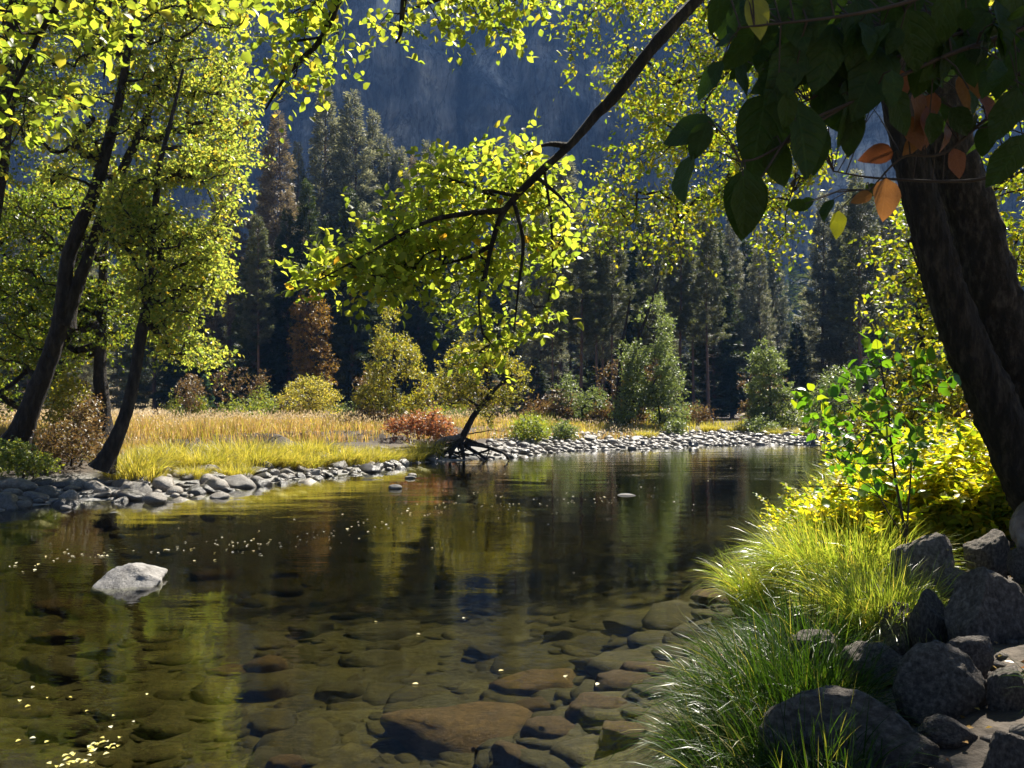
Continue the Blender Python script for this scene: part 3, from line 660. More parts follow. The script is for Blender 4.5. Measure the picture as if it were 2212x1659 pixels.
# ------------------------------------------------------------------ conifers
def conifer(name, h, rad, cb, nb, seed, leafm, clump, droop=-.1, pw=.8, trunk_r=.32, per=9, bare=False):
    """returns an Empty > trunk, crown; unit = metres"""
    rng = R(seed); root = bpy.data.objects.new(name, None); COL.objects.link(root)
    mb = MB(); c = np.stack([.25*np.sin(np.linspace(0, 3, 14)+seed), .25*np.cos(np.linspace(0, 2.4, 14)+seed*2), np.linspace(-1, h, 14)], 1)
    v, f = tube(c, np.linspace(trunk_r, .03, 14), 8); mb.add(v, f)
    for k in range(26):                                   # dead snags below the crown
        zz = rng.uniform(.06*h, max(.08*h, cb*h)+2); a = rng.uniform(0, 6.28); l = rng.uniform(.5, 1.8)
        v, f = tube([(0, 0, zz), (math.cos(a)*l*.6, math.sin(a)*l*.6, zz-.05*l), (math.cos(a)*l, math.sin(a)*l, zz+rng.normal()*.15*l)], [.035, .02, .006], 3); mb.add(v, f)
    mb.link('trunk', M['bark_pine'], root)
    mb = MB(); P_, D_, S_ = [], [], []
    for k in range(nb):
        t = (k+rng.uniform(0, 1))/nb; t = t**.9; zz = h*(cb+(1-cb)*t)
        a = k*2.39996+rng.normal()*.5
        prof = (1-t)**pw*(.7+.3*min(1, t*5+.3))
        lump = 1+.38*vnoise(np.array([[math.cos(a)*1.3, math.sin(a)*1.3, zz*.33]]), seed)[0]
        l = rad*prof*lump*rng.uniform(.7, 1.15)+.22
        sl = droop+.55*t+rng.normal()*.08
        nseg = max(3, int(l/.42)); tt = np.linspace(0, 1, nseg+1)
        r_ = tt*l; zc = zz+r_*sl+.18*l*tt**2
        pts = np.stack([math.cos(a)*r_, math.sin(a)*r_, zc], 1)
        if l > .8: v, f = tube(pts[[0, nseg//2, nseg]], [.035, .022, .006], 3); mb.add(v, f, 1)
        m_ = max(4, int(per*l*1.25)); ts = rng.uniform(.18, 1.03, m_)**.75
        bp_ = np.stack([np.interp(ts, tt, pts[:, i]) for i in range(3)], 1)
        sp = (.12+.30*ts*(1.1-ts)*l*.55)[:, None]
        lat = A(-math.sin(a), math.cos(a), 0)
        off = lat*rng.normal(size=(m_, 1))*sp*1.25+A(0, 0, 1)*rng.normal(size=(m_, 1))*sp*.35
        P_.append(bp_+off); D_.append(nrm(A(math.cos(a), math.sin(a), .25)+off*1.4+rng.normal(size=(m_, 3))*.35)); S_.append(clump*rng.uniform(.65, 1.3, m_))
    P_, D_, S_ = np.concatenate(P_), np.concatenate(D_), np.concatenate(S_)
    scatter(mb, NEEDLE, P_, D_, nrm(rng.normal(size=P_.shape)*.5+A(0, 0, 1)), S_)
    mb.link('crown', [leafm, M['bark_pine']], root, stuff=True)
    return root
HP = 30.0
PINES = [conifer('pine_tree', HP, 4.6, .12, 240, 31, M['pine'], .52, -.12, 1.0), conifer('pine_tree', HP, 4.2, .18, 230, 32, M['pine'], .5, -.05, .95), conifer('pine_tree', HP, 3.8, .28, 200, 33, M['pine'], .52, -.1, .8)]
FIRS = [conifer('fir_tree', HP, 5.4, .04, 240, 35, M['fir'], .62, -.25, .95), conifer('fir_tree', HP, 5.0, .06, 240, 36, M['fir'], .62, -.2, .85)]
BARE = [conifer('pine_tree', HP, 2.9, .38, 140, 37, M['pine_dark'], .6, -.1, .6, .30), conifer('pine_tree', HP, 2.7, .45, 130, 38, M['pine_dark'], .6, -.05, .55, .26)]
used = set()
def place(kind, src, u, vt, d, label, group, wide=1.0, mats=None, rz=None, cat=None):
    root = src; x = (u-CX)/F*d; zb = gz(x, d)-.1; H = CAMZ+(HY-vt)/F*d-zb; s_ = H/HP
    rz = rng.uniform(0, 6.28) if rz is None else rz
    if root.name in used or mats: o = dup(root, (x, d, zb), rz, (s_*wide, s_*wide, s_), mats=mats)
    else: used.add(root.name); o = root; o.location = (x, d, zb); o.rotation_euler = (0, 0, rz); o.scale = (s_*wide, s_*wide, s_)
    tag(o, label, cat or ('fir' if 'fir' in root.name else 'pine'), group); return o
GF = 'conifers across the meadow'; GR = 'conifers beyond the gravel bar'
BR = {'crown': M['pine_brown']}
for (src, u, vt, d, lb, gr, w, mt) in [
    (PINES[0], 600, 252, 92, 'brownish pine with a sharp top, left end of the tall group under the cliff', GF, 1.05, BR),
    (PINES[1], 644, 312, 104, 'narrow grey pine half hidden right behind the brownish pine', GF, .7, None),
    (PINES[0], 704, 195, 108, 'tallest grey-green pine, first peak of the high double top', GF, 1.0, None),
    (PINES[1], 762, 204, 106, 'tall grey-green pine, second peak of the high double top', GF, 1.1, None),
    (PINES[0], 808, 246, 110, 'grey pine stepping down right of the high double top', GF, .9, None),
    (PINES[2], 866, 322, 112, 'thin grey pine with a bare-looking spire right of the stepped pine', GF, .8, None),
    (PINES[1], 926, 310, 108, 'grey pine with a blunt top just above the leafy bough', GF, 1.0, None),
    (PINES[0], 893, 345, 116, 'small brown-tinged pine top wedged between two grey spires', GF, .8, BR),
    (FIRS[0], 664, 396, 84, 'dark green fir in front of the tallest pines', GF, .95, None),
    (FIRS[1], 757, 415, 82, 'dark green cone-shaped fir below the high double top', GF, 1.0, None),
    (PINES[1], 490, 372, 88, 'grey pine showing past the right edge of the yellow-green crown', GF, 1.1, BR),
    (PINES[2], 1215, 335, 98, 'grey pine rising behind the fork of the leafy bough', GF, 1.1, None),
    (PINES[0], 1108, 302, 118, 'far pine tip just above the leafy bough', GF, .8, None),
    (FIRS[0], 545, 520, 80, 'dark fir filling the shade below the brownish pine', GF, 1.1, None),
    (FIRS[1], 850, 520, 92, 'dark fir in deep shade behind the yellow cottonwood', GF, 1.2, None),
    (FIRS[0], 960, 500, 96, 'dark fir in deep shade behind the leaning root tree', GF, 1.2, None),
    (BARE[0], 556, 470, 78, 'red-trunked pine with bare lower stem in the forest shade', GF, .9, None),
    (BARE[0], 1253, 470, 66, 'slender pine with long bare trunk, first beyond the gravel bar', GR, 1.0, None),
    (BARE[1], 1287, 520, 68, 'slender pine close beside the first bare-trunked pine', GR, 1.0, None),
    (BARE[1], 1192, 540, 64, 'leaning pale-trunked pine behind the reeds', GR, .8, None),
    (FIRS[1], 1340, 500, 88, 'dark fir between the bare-trunked pines', GR, 1.1, None),
    (PINES[2], 1415, 440, 84, 'shaded pine above the pale willow', GR, 1.0, None),
    (BARE[0], 1466, 420, 76, 'tall thin pine right of the pale willow', GR, .9, None),
    (BARE[1], 1500, 460, 80, 'thin straight pine in shade, second right of the willow', GR, .9, None),
    (FIRS[0], 1545, 480, 84, 'dark tiered fir right of the willow', GR, 1.0, None),
    (FIRS[1], 1612, 520, 96, 'dark fir at the left side of the blue gap', GR, 1.1, None),
    (PINES[1], 1672, 530, 104, 'dim pine bordering the blue gap', GR, 1.0, None),
    (PINES[0], 1778, 420, 88, 'grey pine on the right side of the blue gap', GR, 1.0, None),
    (PINES[1], 1850, 372, 84, 'tall grey pine seen below the dark dogwood leaves', GR, 1.15, None),
    (BARE[0], 1862, 400, 74, 'pine with thick dark trunk left of the big leaning tree', GR, 1.1, None),
    (PINES[2], 1925, 400, 88, 'grey pine partly behind the big leaning trunk', GR, 1.1, None),
    (FIRS[0], 2010, 420, 92, 'dark fir behind the big leaning trunk', GR, 1.1, None),
    (FIRS[1], 1720, 690, 84, 'low dark fir under the blue gap', GR, 1.2, None),
    (FIRS[0], 430, 480, 92, 'dark fir behind the lower left crowns', GF, 1.0, None),
    (FIRS[1], 330, 500, 90, 'dark fir behind the curving riverside trunk', GF, 1.1, None),
    (PINES[0], 180, 420, 100, 'grey pine behind the twin-stemmed riverside tree', GF, 1.0, None),
    (FIRS[0], 60, 520, 90, 'dark fir behind the left frame edge trees', GF, 1.2, None)]:
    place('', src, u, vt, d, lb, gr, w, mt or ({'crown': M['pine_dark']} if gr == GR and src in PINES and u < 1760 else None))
rng2 = R(77)
for (src, u, vt, d, lb, gr, w, mt) in [
    (PINES[2], 733, 268, 114, 'narrow grey pine in the notch of the high double top', GF, .9, None), (PINES[1], 838, 300, 112, 'slim grey spire between stepped pine and bare-looking spire', GF, .8, None),
    (PINES[0], 575, 380, 100, 'grey pine tight against the left side of the brownish pine', GF, .9, None), (PINES[2], 955, 352, 110, 'small grey pine just above the left part of the leafy bough', GF, .9, None),
    (FIRS[0], 620, 455, 82, 'dark fir at the foot of the brownish pine', GF, .9, None), (FIRS[1], 708, 470, 80, 'dark fir between the two dark cone-shaped firs', GF, .9, None), (FIRS[0], 800, 470, 84, 'dark fir right of the cone-shaped fir', GF, 1.0, None), (FIRS[1], 905, 450, 92, 'dark fir behind the left part of the leafy bough', GF, 1.0, None),
    (PINES[1], 1168, 420, 90, 'grey pine behind the right part of the leafy bough', GR, .9, None), (PINES[2], 1300, 450, 80, 'grey-green pine between the bare-trunked pair and the willow', GR, .9, None), (BARE[1], 1325, 480, 70, 'thin bare-trunked pine left of the willow', GR, .9, None), (FIRS[0], 1385, 470, 90, 'dark fir directly behind the willow', GR, .9, None),
    (PINES[1], 1580, 455, 88, 'shaded pine over the dark river gap', GR, .9, None), (PINES[0], 1640, 500, 92, 'grey-green pine behind the conical alder', GR, .8, None), (BARE[0], 1530, 470, 74, 'tall straight pine with dark bare trunk above the dark river gap', GR, .9, None), (PINES[2], 1815, 440, 86, 'grey pine between the two tall pines right of the blue gap', GR, .9, None)]:
    place('', src, u, vt, d, lb, gr, w, mt)
for k in range(34):                                        # the deep wood behind: nothing tells these apart
    u = 20+k*60+rng2.uniform(-22, 22); d = rng2.uniform(112, 140)
    vt = rng2.uniform(470, 600) if 1660 > u or u > 1760 else rng2.uniform(640, 700)
    if 1690 < u < 1745: vt = 760
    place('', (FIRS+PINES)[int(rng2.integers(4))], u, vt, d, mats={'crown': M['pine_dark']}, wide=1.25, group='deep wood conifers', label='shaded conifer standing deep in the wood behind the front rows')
for k in range(22):                                        # low understorey firs closing the forest floor
    u = 420+k*72+rng2.uniform(-30, 30); d = rng2.uniform(82, 104)
    place('', FIRS[k % 2], u, rng2.uniform(690, 790), d, 'low dark young fir in the shade of the forest edge', 'understorey firs', 2.2)
# far wood at the cliff foot, one mass
mb = MB(); n = 420; x = rng2.uniform(-330, 330, n); y = rng2.uniform(180, 430, n); z = ground(x, y)
hh = rng2.uniform(16, 34, n)
for i in range(n):
    m_ = 60; t = rng2.uniform(0, 1, m_)**.8; a = rng2.uniform(0, 6.28, m_); r_ = (1-t)*hh[i]*.17*rng2.uniform(.5, 1, m_)
    P_ = np.stack([x[i]+np.cos(a)*r_, y[i]+np.sin(a)*r_, z[i]+t*hh[i]], 1)
    scatter(mb, NEEDLE, P_, np.stack([np.cos(a), np.sin(a), .3+0*a], 1), rand_unit(rng2, m_), hh[i]*.11*rng2.uniform(.6, 1.2, m_))
tag(mb.link('far_wood', M['fir'], stuff=True), 'dark far-off wood at the foot of the cliff')

# ------------------------------------------------------------------ broadleaf trees and shrubs across the river
def blob(poly, n, d0, d1, seed, acc=None): return uvd(poly, n, d0, d1, R(seed), acc)
def on(u, d): x = (u-CX)/F*d; return A(x, d, gz(x, d))
def vz(u, v, d): return at(u, v, d)
b = on(850, 46)
leafy('cottonwood_tree', 'tall tapering yellow-green tree behind the red shrub', 'tree', tuple(b), [([b-A(0, 0, .3), vz(852, 820, 46), vz(850, 700, 46), vz(846, 660, 46)], .14, .03)],
      blob([(846, 662), (880, 690), (868, 720), (905, 760), (925, 800), (945, 850), (950, 905), (770, 905), (775, 870), (765, 850), (800, 820), (795, 790), (815, 760), (800, 735), (825, 700)], 460, 43.5, 48.5, 51, lambda p: fbm(np.stack([p[:, 0]/30, p[:, 1]/26, 0*p[:, 0]], 1), 2, 62) > -.2), M['cottonwood'], M['bark_far'], 61, leaf=.13, ntw=5, nleaf=6, tl=.45, tip=.01)
b = on(668, 58)
leafy('yellow_bush', 'round yellow-green bush at the back edge of the meadow', 'bush', tuple(b), [([b-A(0, 0, .3), b+A(.1, 0, 1.0)], .07, .03)],
      blob([(612, 890), (605, 860), (625, 835), (650, 820), (680, 815), (712, 830), (728, 860), (735, 893)], 170, 56, 60, 52), M['tussock'], M['bark_far'], 62, leaf=.15, ntw=5, nleaf=6, tl=.5)
b = on(565, 64)
leafy('green_bush', 'small dark green bush left of the round yellow bush', 'bush', tuple(b), [([b-A(0, 0, .3), b+A(.1, 0, 1.0)], .07, .03)],
      blob([(536, 892), (545, 855), (565, 830), (585, 850), (598, 892)], 90, 62, 66, 53), M['shrub'], M['bark_far'], 63, leaf=.13, ntw=5, nleaf=6, tl=.5)
b = on(672, 76)
leafy('maple_tree', 'tall orange-brown autumn tree standing in the forest shade', 'tree', tuple(b), [([b-A(0, 0, .3), vz(672, 760, 76), vz(672, 640, 76)], .18, .03)],
      blob([(660, 632), (690, 640), (712, 690), (708, 740), (725, 790), (720, 830), (620, 840), (640, 780), (628, 740), (640, 700), (628, 665)], 260, 74, 78, 54), M['orange'], M['bark_far'], 64, leaf=.2, ntw=5, nleaf=6, tl=.6)
y_ = conifer('young_fir', HP, 7, .03, 120, 39, M['fir_pale'], 1.6, -.2, .9, .25)
place('', y_, 444, 812, 62, 'pale bluish young fir at the back of the meadow', None, 1.0, cat='fir')
b = on(1390, 52)
leafy('willow_tree', 'broad pale-green willow beyond the gravel bar', 'tree', tuple(b), [([on(1352, 52)-A(0, 0, .3), vz(1362, 780, 52), vz(1395, 690, 52), vz(1425, 600, 52)], .17, .05), ([on(1332, 53)-A(0, 0, .3), vz(1340, 780, 53), vz(1362, 640, 53)], .17, .05)],
      blob([(1330, 925), (1325, 860), (1350, 800), (1340, 740), (1380, 690), (1420, 640), (1450, 690), (1440, 740), (1465, 800), (1478, 860), (1482, 925)], 560, 49, 55, 55, lambda p: fbm(np.stack([p[:, 0]/38, p[:, 1]/34, 0*p[:, 0]], 1), 2, 61) > -.22), M['willow'], M['bark_far'], 65, leaf=.15, ntw=5, nleaf=7, tl=.5)
b = on(1668, 54)
leafy('alder_tree', 'small conical pale-green tree right of the dark river gap', 'tree', tuple(b), [([b-A(0, 0, .3), vz(1662, 820, 54), vz(1652, 745, 54)], .11, .02)],
      blob([(1645, 738), (1665, 742), (1675, 775), (1700, 800), (1695, 820), (1712, 850), (1725, 900), (1725, 930), (1612, 930), (1622, 880), (1618, 830), (1628, 800), (1618, 770)], 330, 52, 55.5, 56, lambda p: np.sin(p[:, 1]*.2+p[:, 0]*.03) > -.55), M['willow'], M['bark_far'], 66, leaf=.15, ntw=5, nleaf=7, tl=.45)
b = on(1240, 56)
leafy('grey_shrub', 'pale grey-green shrub between bare pine trunks', 'bush', tuple(b), [([b-A(0, 0, .3), b+A(.1, 0, 1.0)], .06, .02)],
      blob([(1205, 915), (1202, 850), (1225, 800), (1250, 850), (1300, 840), (1320, 915)], 150, 55, 58, 57), M['willow'], M['bark_far'], 67, leaf=.14, ntw=5, nleaf=6, tl=.5)
# leaning tree with exposed roots
b = at(990, 955, 29.6); b[2] = gz(b[0], b[1])
root = leafy('root_tree', 'leaning tree with olive and orange leaves on the water-edge roots', 'tree', tuple(b),
      [([at(985, 962, 29.6), at(1000, 942, 29.6), at(1022, 900, 29.7), at(1046, 868, 29.8), at(1072, 838, 30), at(1100, 815, 30), at(1120, 795, 30)], .13, .03),
       ([at(1046, 868, 29.8), at(1075, 855, 30), at(1120, 850, 30)], .04, .015), ([at(1060, 850, 30), at(1050, 800, 30), at(1040, 760, 30)], .06, .02)],
      blob([(1060, 738), (1100, 760), (1135, 800), (1140, 850), (1100, 870), (1075, 900), (1060, 930), (1020, 880), (985, 880), (945, 860), (945, 790), (975, 760), (1000, 740)], 300, 29, 31.5, 58, lambda p: fbm(np.stack([p[:, 0]/22, p[:, 1]/22, 0*p[:, 0]], 1), 2, 4) > -.25), M['cottonwood'], M['bark_far'], 68, leaf=.085, ntw=5, nleaf=6, tl=.32)
RT = R(17)
for k, (pts, r0) in enumerate([([(995, 945), (960, 950), (940, 962), (930, 985)], .13), ([(1000, 945), (975, 975), (972, 1000)], .10), ([(1005, 950), (1040, 962), (1085, 978), (1100, 992)], .085), ([(985, 955), (930, 968), (880, 966), (810, 975)], .045),
                               ([(995, 955), (1000, 980), (1005, 1000)], .09), ([(985, 955), (955, 985), (945, 1002)], .08), ([(1000, 958), (1040, 985), (1060, 998)], .06), ([(960, 952), (952, 938)], .03), ([(1010, 938), (1060, 930), (1085, 932)], .02)]+[([(RT.uniform(965, 1015), RT.uniform(948, 962)), (RT.uniform(935, 1070), RT.uniform(962, 978)), (RT.uniform(925, 1085), RT.uniform(982, 1002))], RT.uniform(.02, .06)) for _ in range(16)]):
    c = catmull([at(u, v, 29.2-.3*(v > 965)) for u, v in pts], 6); mb = MB(); v_, f_ = tube(c, np.linspace(r0, r0*.35, len(c)), 8); v_ = v_+.02*fbm(v_*5, 2, k)[:, None]; mb.add(v_, f_); mb.link('root', M['drywood'] if k in (0, 3) else M['bark_far'], root, b)
# shrubs
for k, (poly, d0, d1, n, mt, lf, nm, lb) in enumerate([
    ([(838, 945), (845, 915), (880, 905), (930, 893), (970, 910), (985, 935), (975, 950), (930, 945), (880, 930)], 33, 36, 150, 'red', .12, 'red_shrub', 'low bright red shrub in the meadow beside the root tree'),
    ([(755, 915), (765, 895), (800, 885), (850, 892), (870, 910), (840, 925)], 42, 45, 90, 'russet', .13, 'russet_shrub', 'low russet shrub at the foot of the tall yellow-green tree'),
    ([(1110, 945), (1115, 915), (1150, 900), (1175, 920), (1180, 945)], 37, 40, 90, 'shrub', .12, 'green_shrub', 'upright green shrub right of the root tree'),
    ([(1195, 945), (1205, 918), (1225, 910), (1240, 925), (1240, 945)], 39, 41, 60, 'willow', .10, 'pale_shrub', 'pale whitish shrub on the far grassy bank'),
    ([(1740, 930), (1745, 870), (1770, 810), (1800, 790), (1830, 800), (1855, 850), (1860, 930)], 44, 48, 190, 'willow', .14, 'willow_shrub', 'large pale shrub beyond the right end of the gravel bar'),
    ([(1606, 935), (1612, 912), (1640, 905), (1670, 915), (1690, 935)], 48, 51, 70, 'willow', .12, 'pale_shrub', 'low pale shrub at the foot of the conical alder'),
    ([(1440, 935), (1445, 915), (1460, 908), (1478, 920), (1482, 935)], 46, 48, 50, 'willow', .12, 'pale_shrub', 'low pale shrub at the right foot of the willow'),
    ([(140, 960), (150, 900), (200, 860), (215, 900), (215, 960)], 20.5, 22.5, 90, 'russet', .08, 'russet_shrub', 'rusty undergrowth between twin-stemmed and straight riverside trunks'),
    ([(85, 1000), (80, 940), (120, 915), (200, 925), (225, 970), (205, 1000)], 18.6, 20, 100, 'russet', .07, 'russet_shrub', 'dull orange shrub at the foot of the twin-stemmed tree'),
    ([(100, 930), (110, 830), (150, 800), (185, 840), (190, 900)], 23, 25, 90, 'cottonwood', .09, 'yellow_shrub', 'yellow sapling shrub behind the twin-stemmed trunk'),
    ([(-30, 1015), (-30, 965), (40, 960), (95, 985), (120, 1010), (100, 1022)], 17, 18.4, 110, 'shrub', .07, 'green_shrub', 'low green plants above the cobbles at the left frame edge'),
    ([(420, 900), (380, 870), (385, 830), (420, 800), (440, 850)], 55, 58, 60, 'russet', .13, 'russet_shrub', 'russet shrub in shade beside the young fir')]):
    d = (d0+d1)/2; pu = np.array(poly); uc = pu[:, 0].mean(); b = on(uc, d)
    leafy(nm, lb, 'shrub', tuple(b), [([b-A(0, 0, .1), b+A(.05, 0, .35)], .03, .012), ([b+A(.15, 0, -.1), b+A(.3, .1, .3)], .02, .01)], uvd(poly, n, d0, d1, R(500+k)), M[mt], M['twig'], 520+k, leaf=lf, ntw=5, nleaf=6, tl=lf*3.2, tip=.004, twigr=.003)

SRC = [o for o in bpy.data.objects if o.get('category') == 'shrub' and o.get('label', '').startswith(('upright green shrub', 'low russet', 'low pale shrub at the foot', 'russet shrub in'))]
RE = R(123)
for k in range(40):
    src = SRC[k % len(SRC)]; u = 400+k*36+RE.uniform(-16, 16); d = RE.uniform(56, 70) if u < 1120 else RE.uniform(53, 66)
    if 1490 < u < 1600: continue
    b = on(u, d); r_ = dup(src, tuple(b), RE.uniform(0, 6.28), (RE.uniform(.8, 1.7), RE.uniform(.8, 1.5), RE.uniform(.6, 1.7)))
    tag(r_, ('low' if r_.scale[2] < 1.1 else 'taller')+(' russet' if 'russet' in src.name else ' green' if 'green' in src.name else ' pale')+' shrub at the forest edge '+('behind the meadow' if u < 1120 else 'behind the gravel bar'), 'shrub', 'shrubs along the forest edge')

# ------------------------------------------------------------------ grasses
BLADE = (np.array([(-.5, 0, 0), (.5, 0, 0), (-.42, .4, .05), (.42, .4, .05), (-.26, .75, -.02), (.26, .75, -.02), (0, 1, -.16)]), [[(0, 1, 3, 2), (2, 3, 5, 4)], [(4, 5, 6)]])
BL3 = (np.array([(-.5, 0, 0), (.5, 0, 0), (0, 1, .05)]), [[(0, 1, 2)]])
def arc_blades(mb, pos, dirh, length, width, bend, rng, seg=5, mi=0, start=.25):
    """curved grass blades, each bending over towards dirh"""
    N_ = len(pos); t = np.linspace(0, 1, seg+1)
    ang = start+(bend[:, None]-start)*t[None]**1.1
    ang = np.minimum(ang, 2.9)
    dl = (length/seg)[:, None]
    r_ = np.concatenate([np.zeros((N_, 1)), np.cumsum(np.sin(ang[:, :-1])*dl, 1)], 1); h_ = np.concatenate([np.zeros((N_, 1)), np.cumsum(np.cos(ang[:, :-1])*dl, 1)], 1)
    c = pos[:, None]+dirh[:, None]*r_[..., None]+A(0, 0, 1)*h_[..., None]
    side = nrm(np.cross(dirh, A(0, 0, 1))+rng.normal(size=(N_, 3))*.45)
    w = width[:, None]*np.array([1-.95*x**1.6 for x in t])[None]
    v = np.stack([c-side[:, None]*w[..., None]*.5, c+side[:, None]*w[..., None]*.5], 2).reshape(N_, -1, 3)
    k = np.arange(seg)*2; f = np.stack([k, k+1, k+3, k+2], 1)
    F_ = (f[None]+(np.arange(N_)*2*(seg+1))[:, None, None]).reshape(-1, 4)
    mb.add(v.reshape(-1, 3), F_, mi)
def tussock(name, n, rad, length, width, seed, mats, lean=(0, 0), bendmax=2.1, seg=5):
    rng = R(seed); a = rng.uniform(0, 6.28, n); r_ = rad*np.sqrt(rng.uniform(0, 1, n))
    pos = np.stack([np.cos(a)*r_, np.sin(a)*r_, np.full(n, -.04)], 1)
    dh = np.stack([np.cos(a)+rng.normal(size=n)*.8+lean[0], np.sin(a)+rng.normal(size=n)*.8+lean[1], 0*a], 1); dh = nrm(dh)
    b_ = np.clip(.4+bendmax*r_/rad*.7+rng.normal(size=n)*.65, .12, bendmax+.3)
    mb = MB(); arc_blades(mb, pos, dh, length*rng.uniform(.45, 1.15, n), width*rng.uniform(.6, 1.3, n), b_, rng, seg, 0)
    return mb.mesh(name, mats)
# meadow: one mass of dry grass
rng = R(90); n = 34000
u = rng.uniform(-60, 1420, n); d = 1/rng.uniform(1/66, 1/22.5, n); x = (u-CX)/F*d; z, s, ins, left = ground(x, d, True)
ok = (~ins) & left & (s > np.where(x > -2, 4, 6.4)) & (x < 9) & (fbm(np.stack([x, d, 0*x], 1)*.5, 2, 3) > -.75)
x, d, z, s = x[ok], d[ok], z[ok], s[ok]
hn = np.clip(1+.45*fbm(np.stack([x*.8, d*.5, 0*x], 1), 3, 71), .45, 1.5)
mb = MB()
for k in range(3):
    a = rng.uniform(0, 6.28, len(x)); dh = np.stack([np.cos(a), np.sin(a), 0*a], 1)
    arc_blades(mb, np.stack([x+rng.normal(size=len(x))*.12, d+rng.normal(size=len(x))*.12, z-.02], 1), dh, rng.uniform(.24, .55, len(x))*hn*(1-.35*sstep(-2, 3, x)), np.clip(d*.0009, .014, .06), rng.uniform(.3, 1.3, len(x)), rng, 2, mi=(0 if k else 2))
hs = rng.uniform(0, 1, len(x)) < .45
P_ = np.stack([x[hs], d[hs], z[hs]+hn[hs]*rng.uniform(.36, .62, hs.sum())*(1-.35*sstep(-2, 3, x[hs]))], 1); nh = len(P_)
scatter(mb, LEAF4, P_, nrm(rng.normal(size=(nh, 3))*.4+A(0, 0, 1)), rand_unit(rng, nh), np.clip(d[hs]*.0016, .03, .10), np.clip(d[hs]*.0030, .06, .2), mi=1)
tag(mb.link('meadow_grass', [M['meadow'], M['meadow_head'], M['tussock']], stuff=True), 'golden dry meadow grass with pale seed heads')
# low grass beyond the bar
n = 5200; u = rng.uniform(1080, 2060, n); d = 1/rng.uniform(1/62, 1/38, n); x = (u-CX)/F*d; z, s, ins, left = ground(x, d, True); ok = ~ins & left & (s > 7.0)
x, d, z = x[ok], d[ok], z[ok]; mb = MB()
for k in range(2):
    a = rng.uniform(0, 6.28, len(x)); dh = np.stack([np.cos(a), np.sin(a), 0*a], 1)
    arc_blades(mb, np.stack([x+rng.normal(size=len(x))*.15, d+rng.normal(size=len(x))*.15, z-.02], 1), dh, rng.uniform(.2, .5, len(x)), np.full(len(x), .05), rng.uniform(.3, 1.2, len(x)), rng, 2)
tag(mb.link('bank_grass', M['tussock'], stuff=True), 'yellow-green grass along the back of the gravel bar')
# tussocks of the left bank
TUS = [tussock('grass_tussock', 750, .40, .62, .016, 600+i, M['tussock'], (0, 0), 1.9, 4) for i in range(3)]
TL = [(285, 1000, 19), (340, 985, 20.5), (395, 985, 20.2), (440, 990, 20.8), (490, 992, 21.2), (530, 982, 22), (575, 988, 22.3), (615, 985, 22.8), (650, 990, 23.2), (690, 985, 24), (730, 985, 24.5), (760, 980, 25.5), (820, 985, 26), (860, 985, 27), (900, 962, 28.5), (320, 960, 24), (460, 965, 23.4), (560, 965, 24.3), (640, 962, 25), (720, 962, 26.2), (800, 960, 28),
      (300, 1008, 18.4), (420, 1000, 19.4), (510, 1000, 20.3), (380, 968, 22.5), (680, 968, 25.4)]+[(260+k*16.5+(k*37 % 11), 0, 18.6+k*.205+(k*53 % 17)*.09) for k in range(30)]+[(770+k*17, 0, 25+k*.42+(k*29 % 7)*.12) for k in range(10)]
for k, (u, v, d) in enumerate(TL):
    b = on(u, d); sc_ = rng.uniform(.55, 1.3)
    o = put('grass_tussock', TUS[k % 3], None, tuple(b), (0, 0, rng.uniform(0, 6.28)), (sc_*1.15, sc_*1.15, sc_*rng.uniform(.75, 1.05)))
    tag(o, ('tall ' if sc_ > .95 else 'low ')+'yellow-green tussock '+('just right of the slim curving tree' if b[0] < -6.5 else 'at the middle of the left bank' if b[0] < -4.6 else 'near the fallen roots')+(', at the cobbles' if ground([b[0]], [b[1]], True)[1][0] < 4 else ', up against the golden meadow'), 'tussock', 'tussocks along the left bank')
for k, (u, d, lb) in enumerate([(1535, 50, 'small round grass tussock on the bar below the dark river gap'), (1592, 50, 'second small round tussock on the bar, left of the conical alder'), (1395, 44, 'yellow tussock at the back of the bar before the willow'),
                                (1675, 48, 'yellow grass clump on the bar below the conical alder'), (1740, 48, 'green grass clump at the right end of the bar')]):
    b = on(u, d); tag(put('grass_tussock', TUS[k % 3], None, tuple(b), (0, 0, k), (1.3, 1.3, .9)), lb, 'tussock', 'tussocks on the gravel bar')
# upright reeds near the root tree
for k, (u, d, lb) in enumerate([(1135, 40, 'upright green reeds left half of the clump on the far bank'), (1165, 41, 'upright green reeds right half of the clump on the far bank')]):
    me = tussock('reed_clump', 300, .5, 1.25, .03, 640+k, M['shrub'], bendmax=.55, seg=3); tag(put('reed_clump', me, None, tuple(on(u, d))), lb, 'reeds')

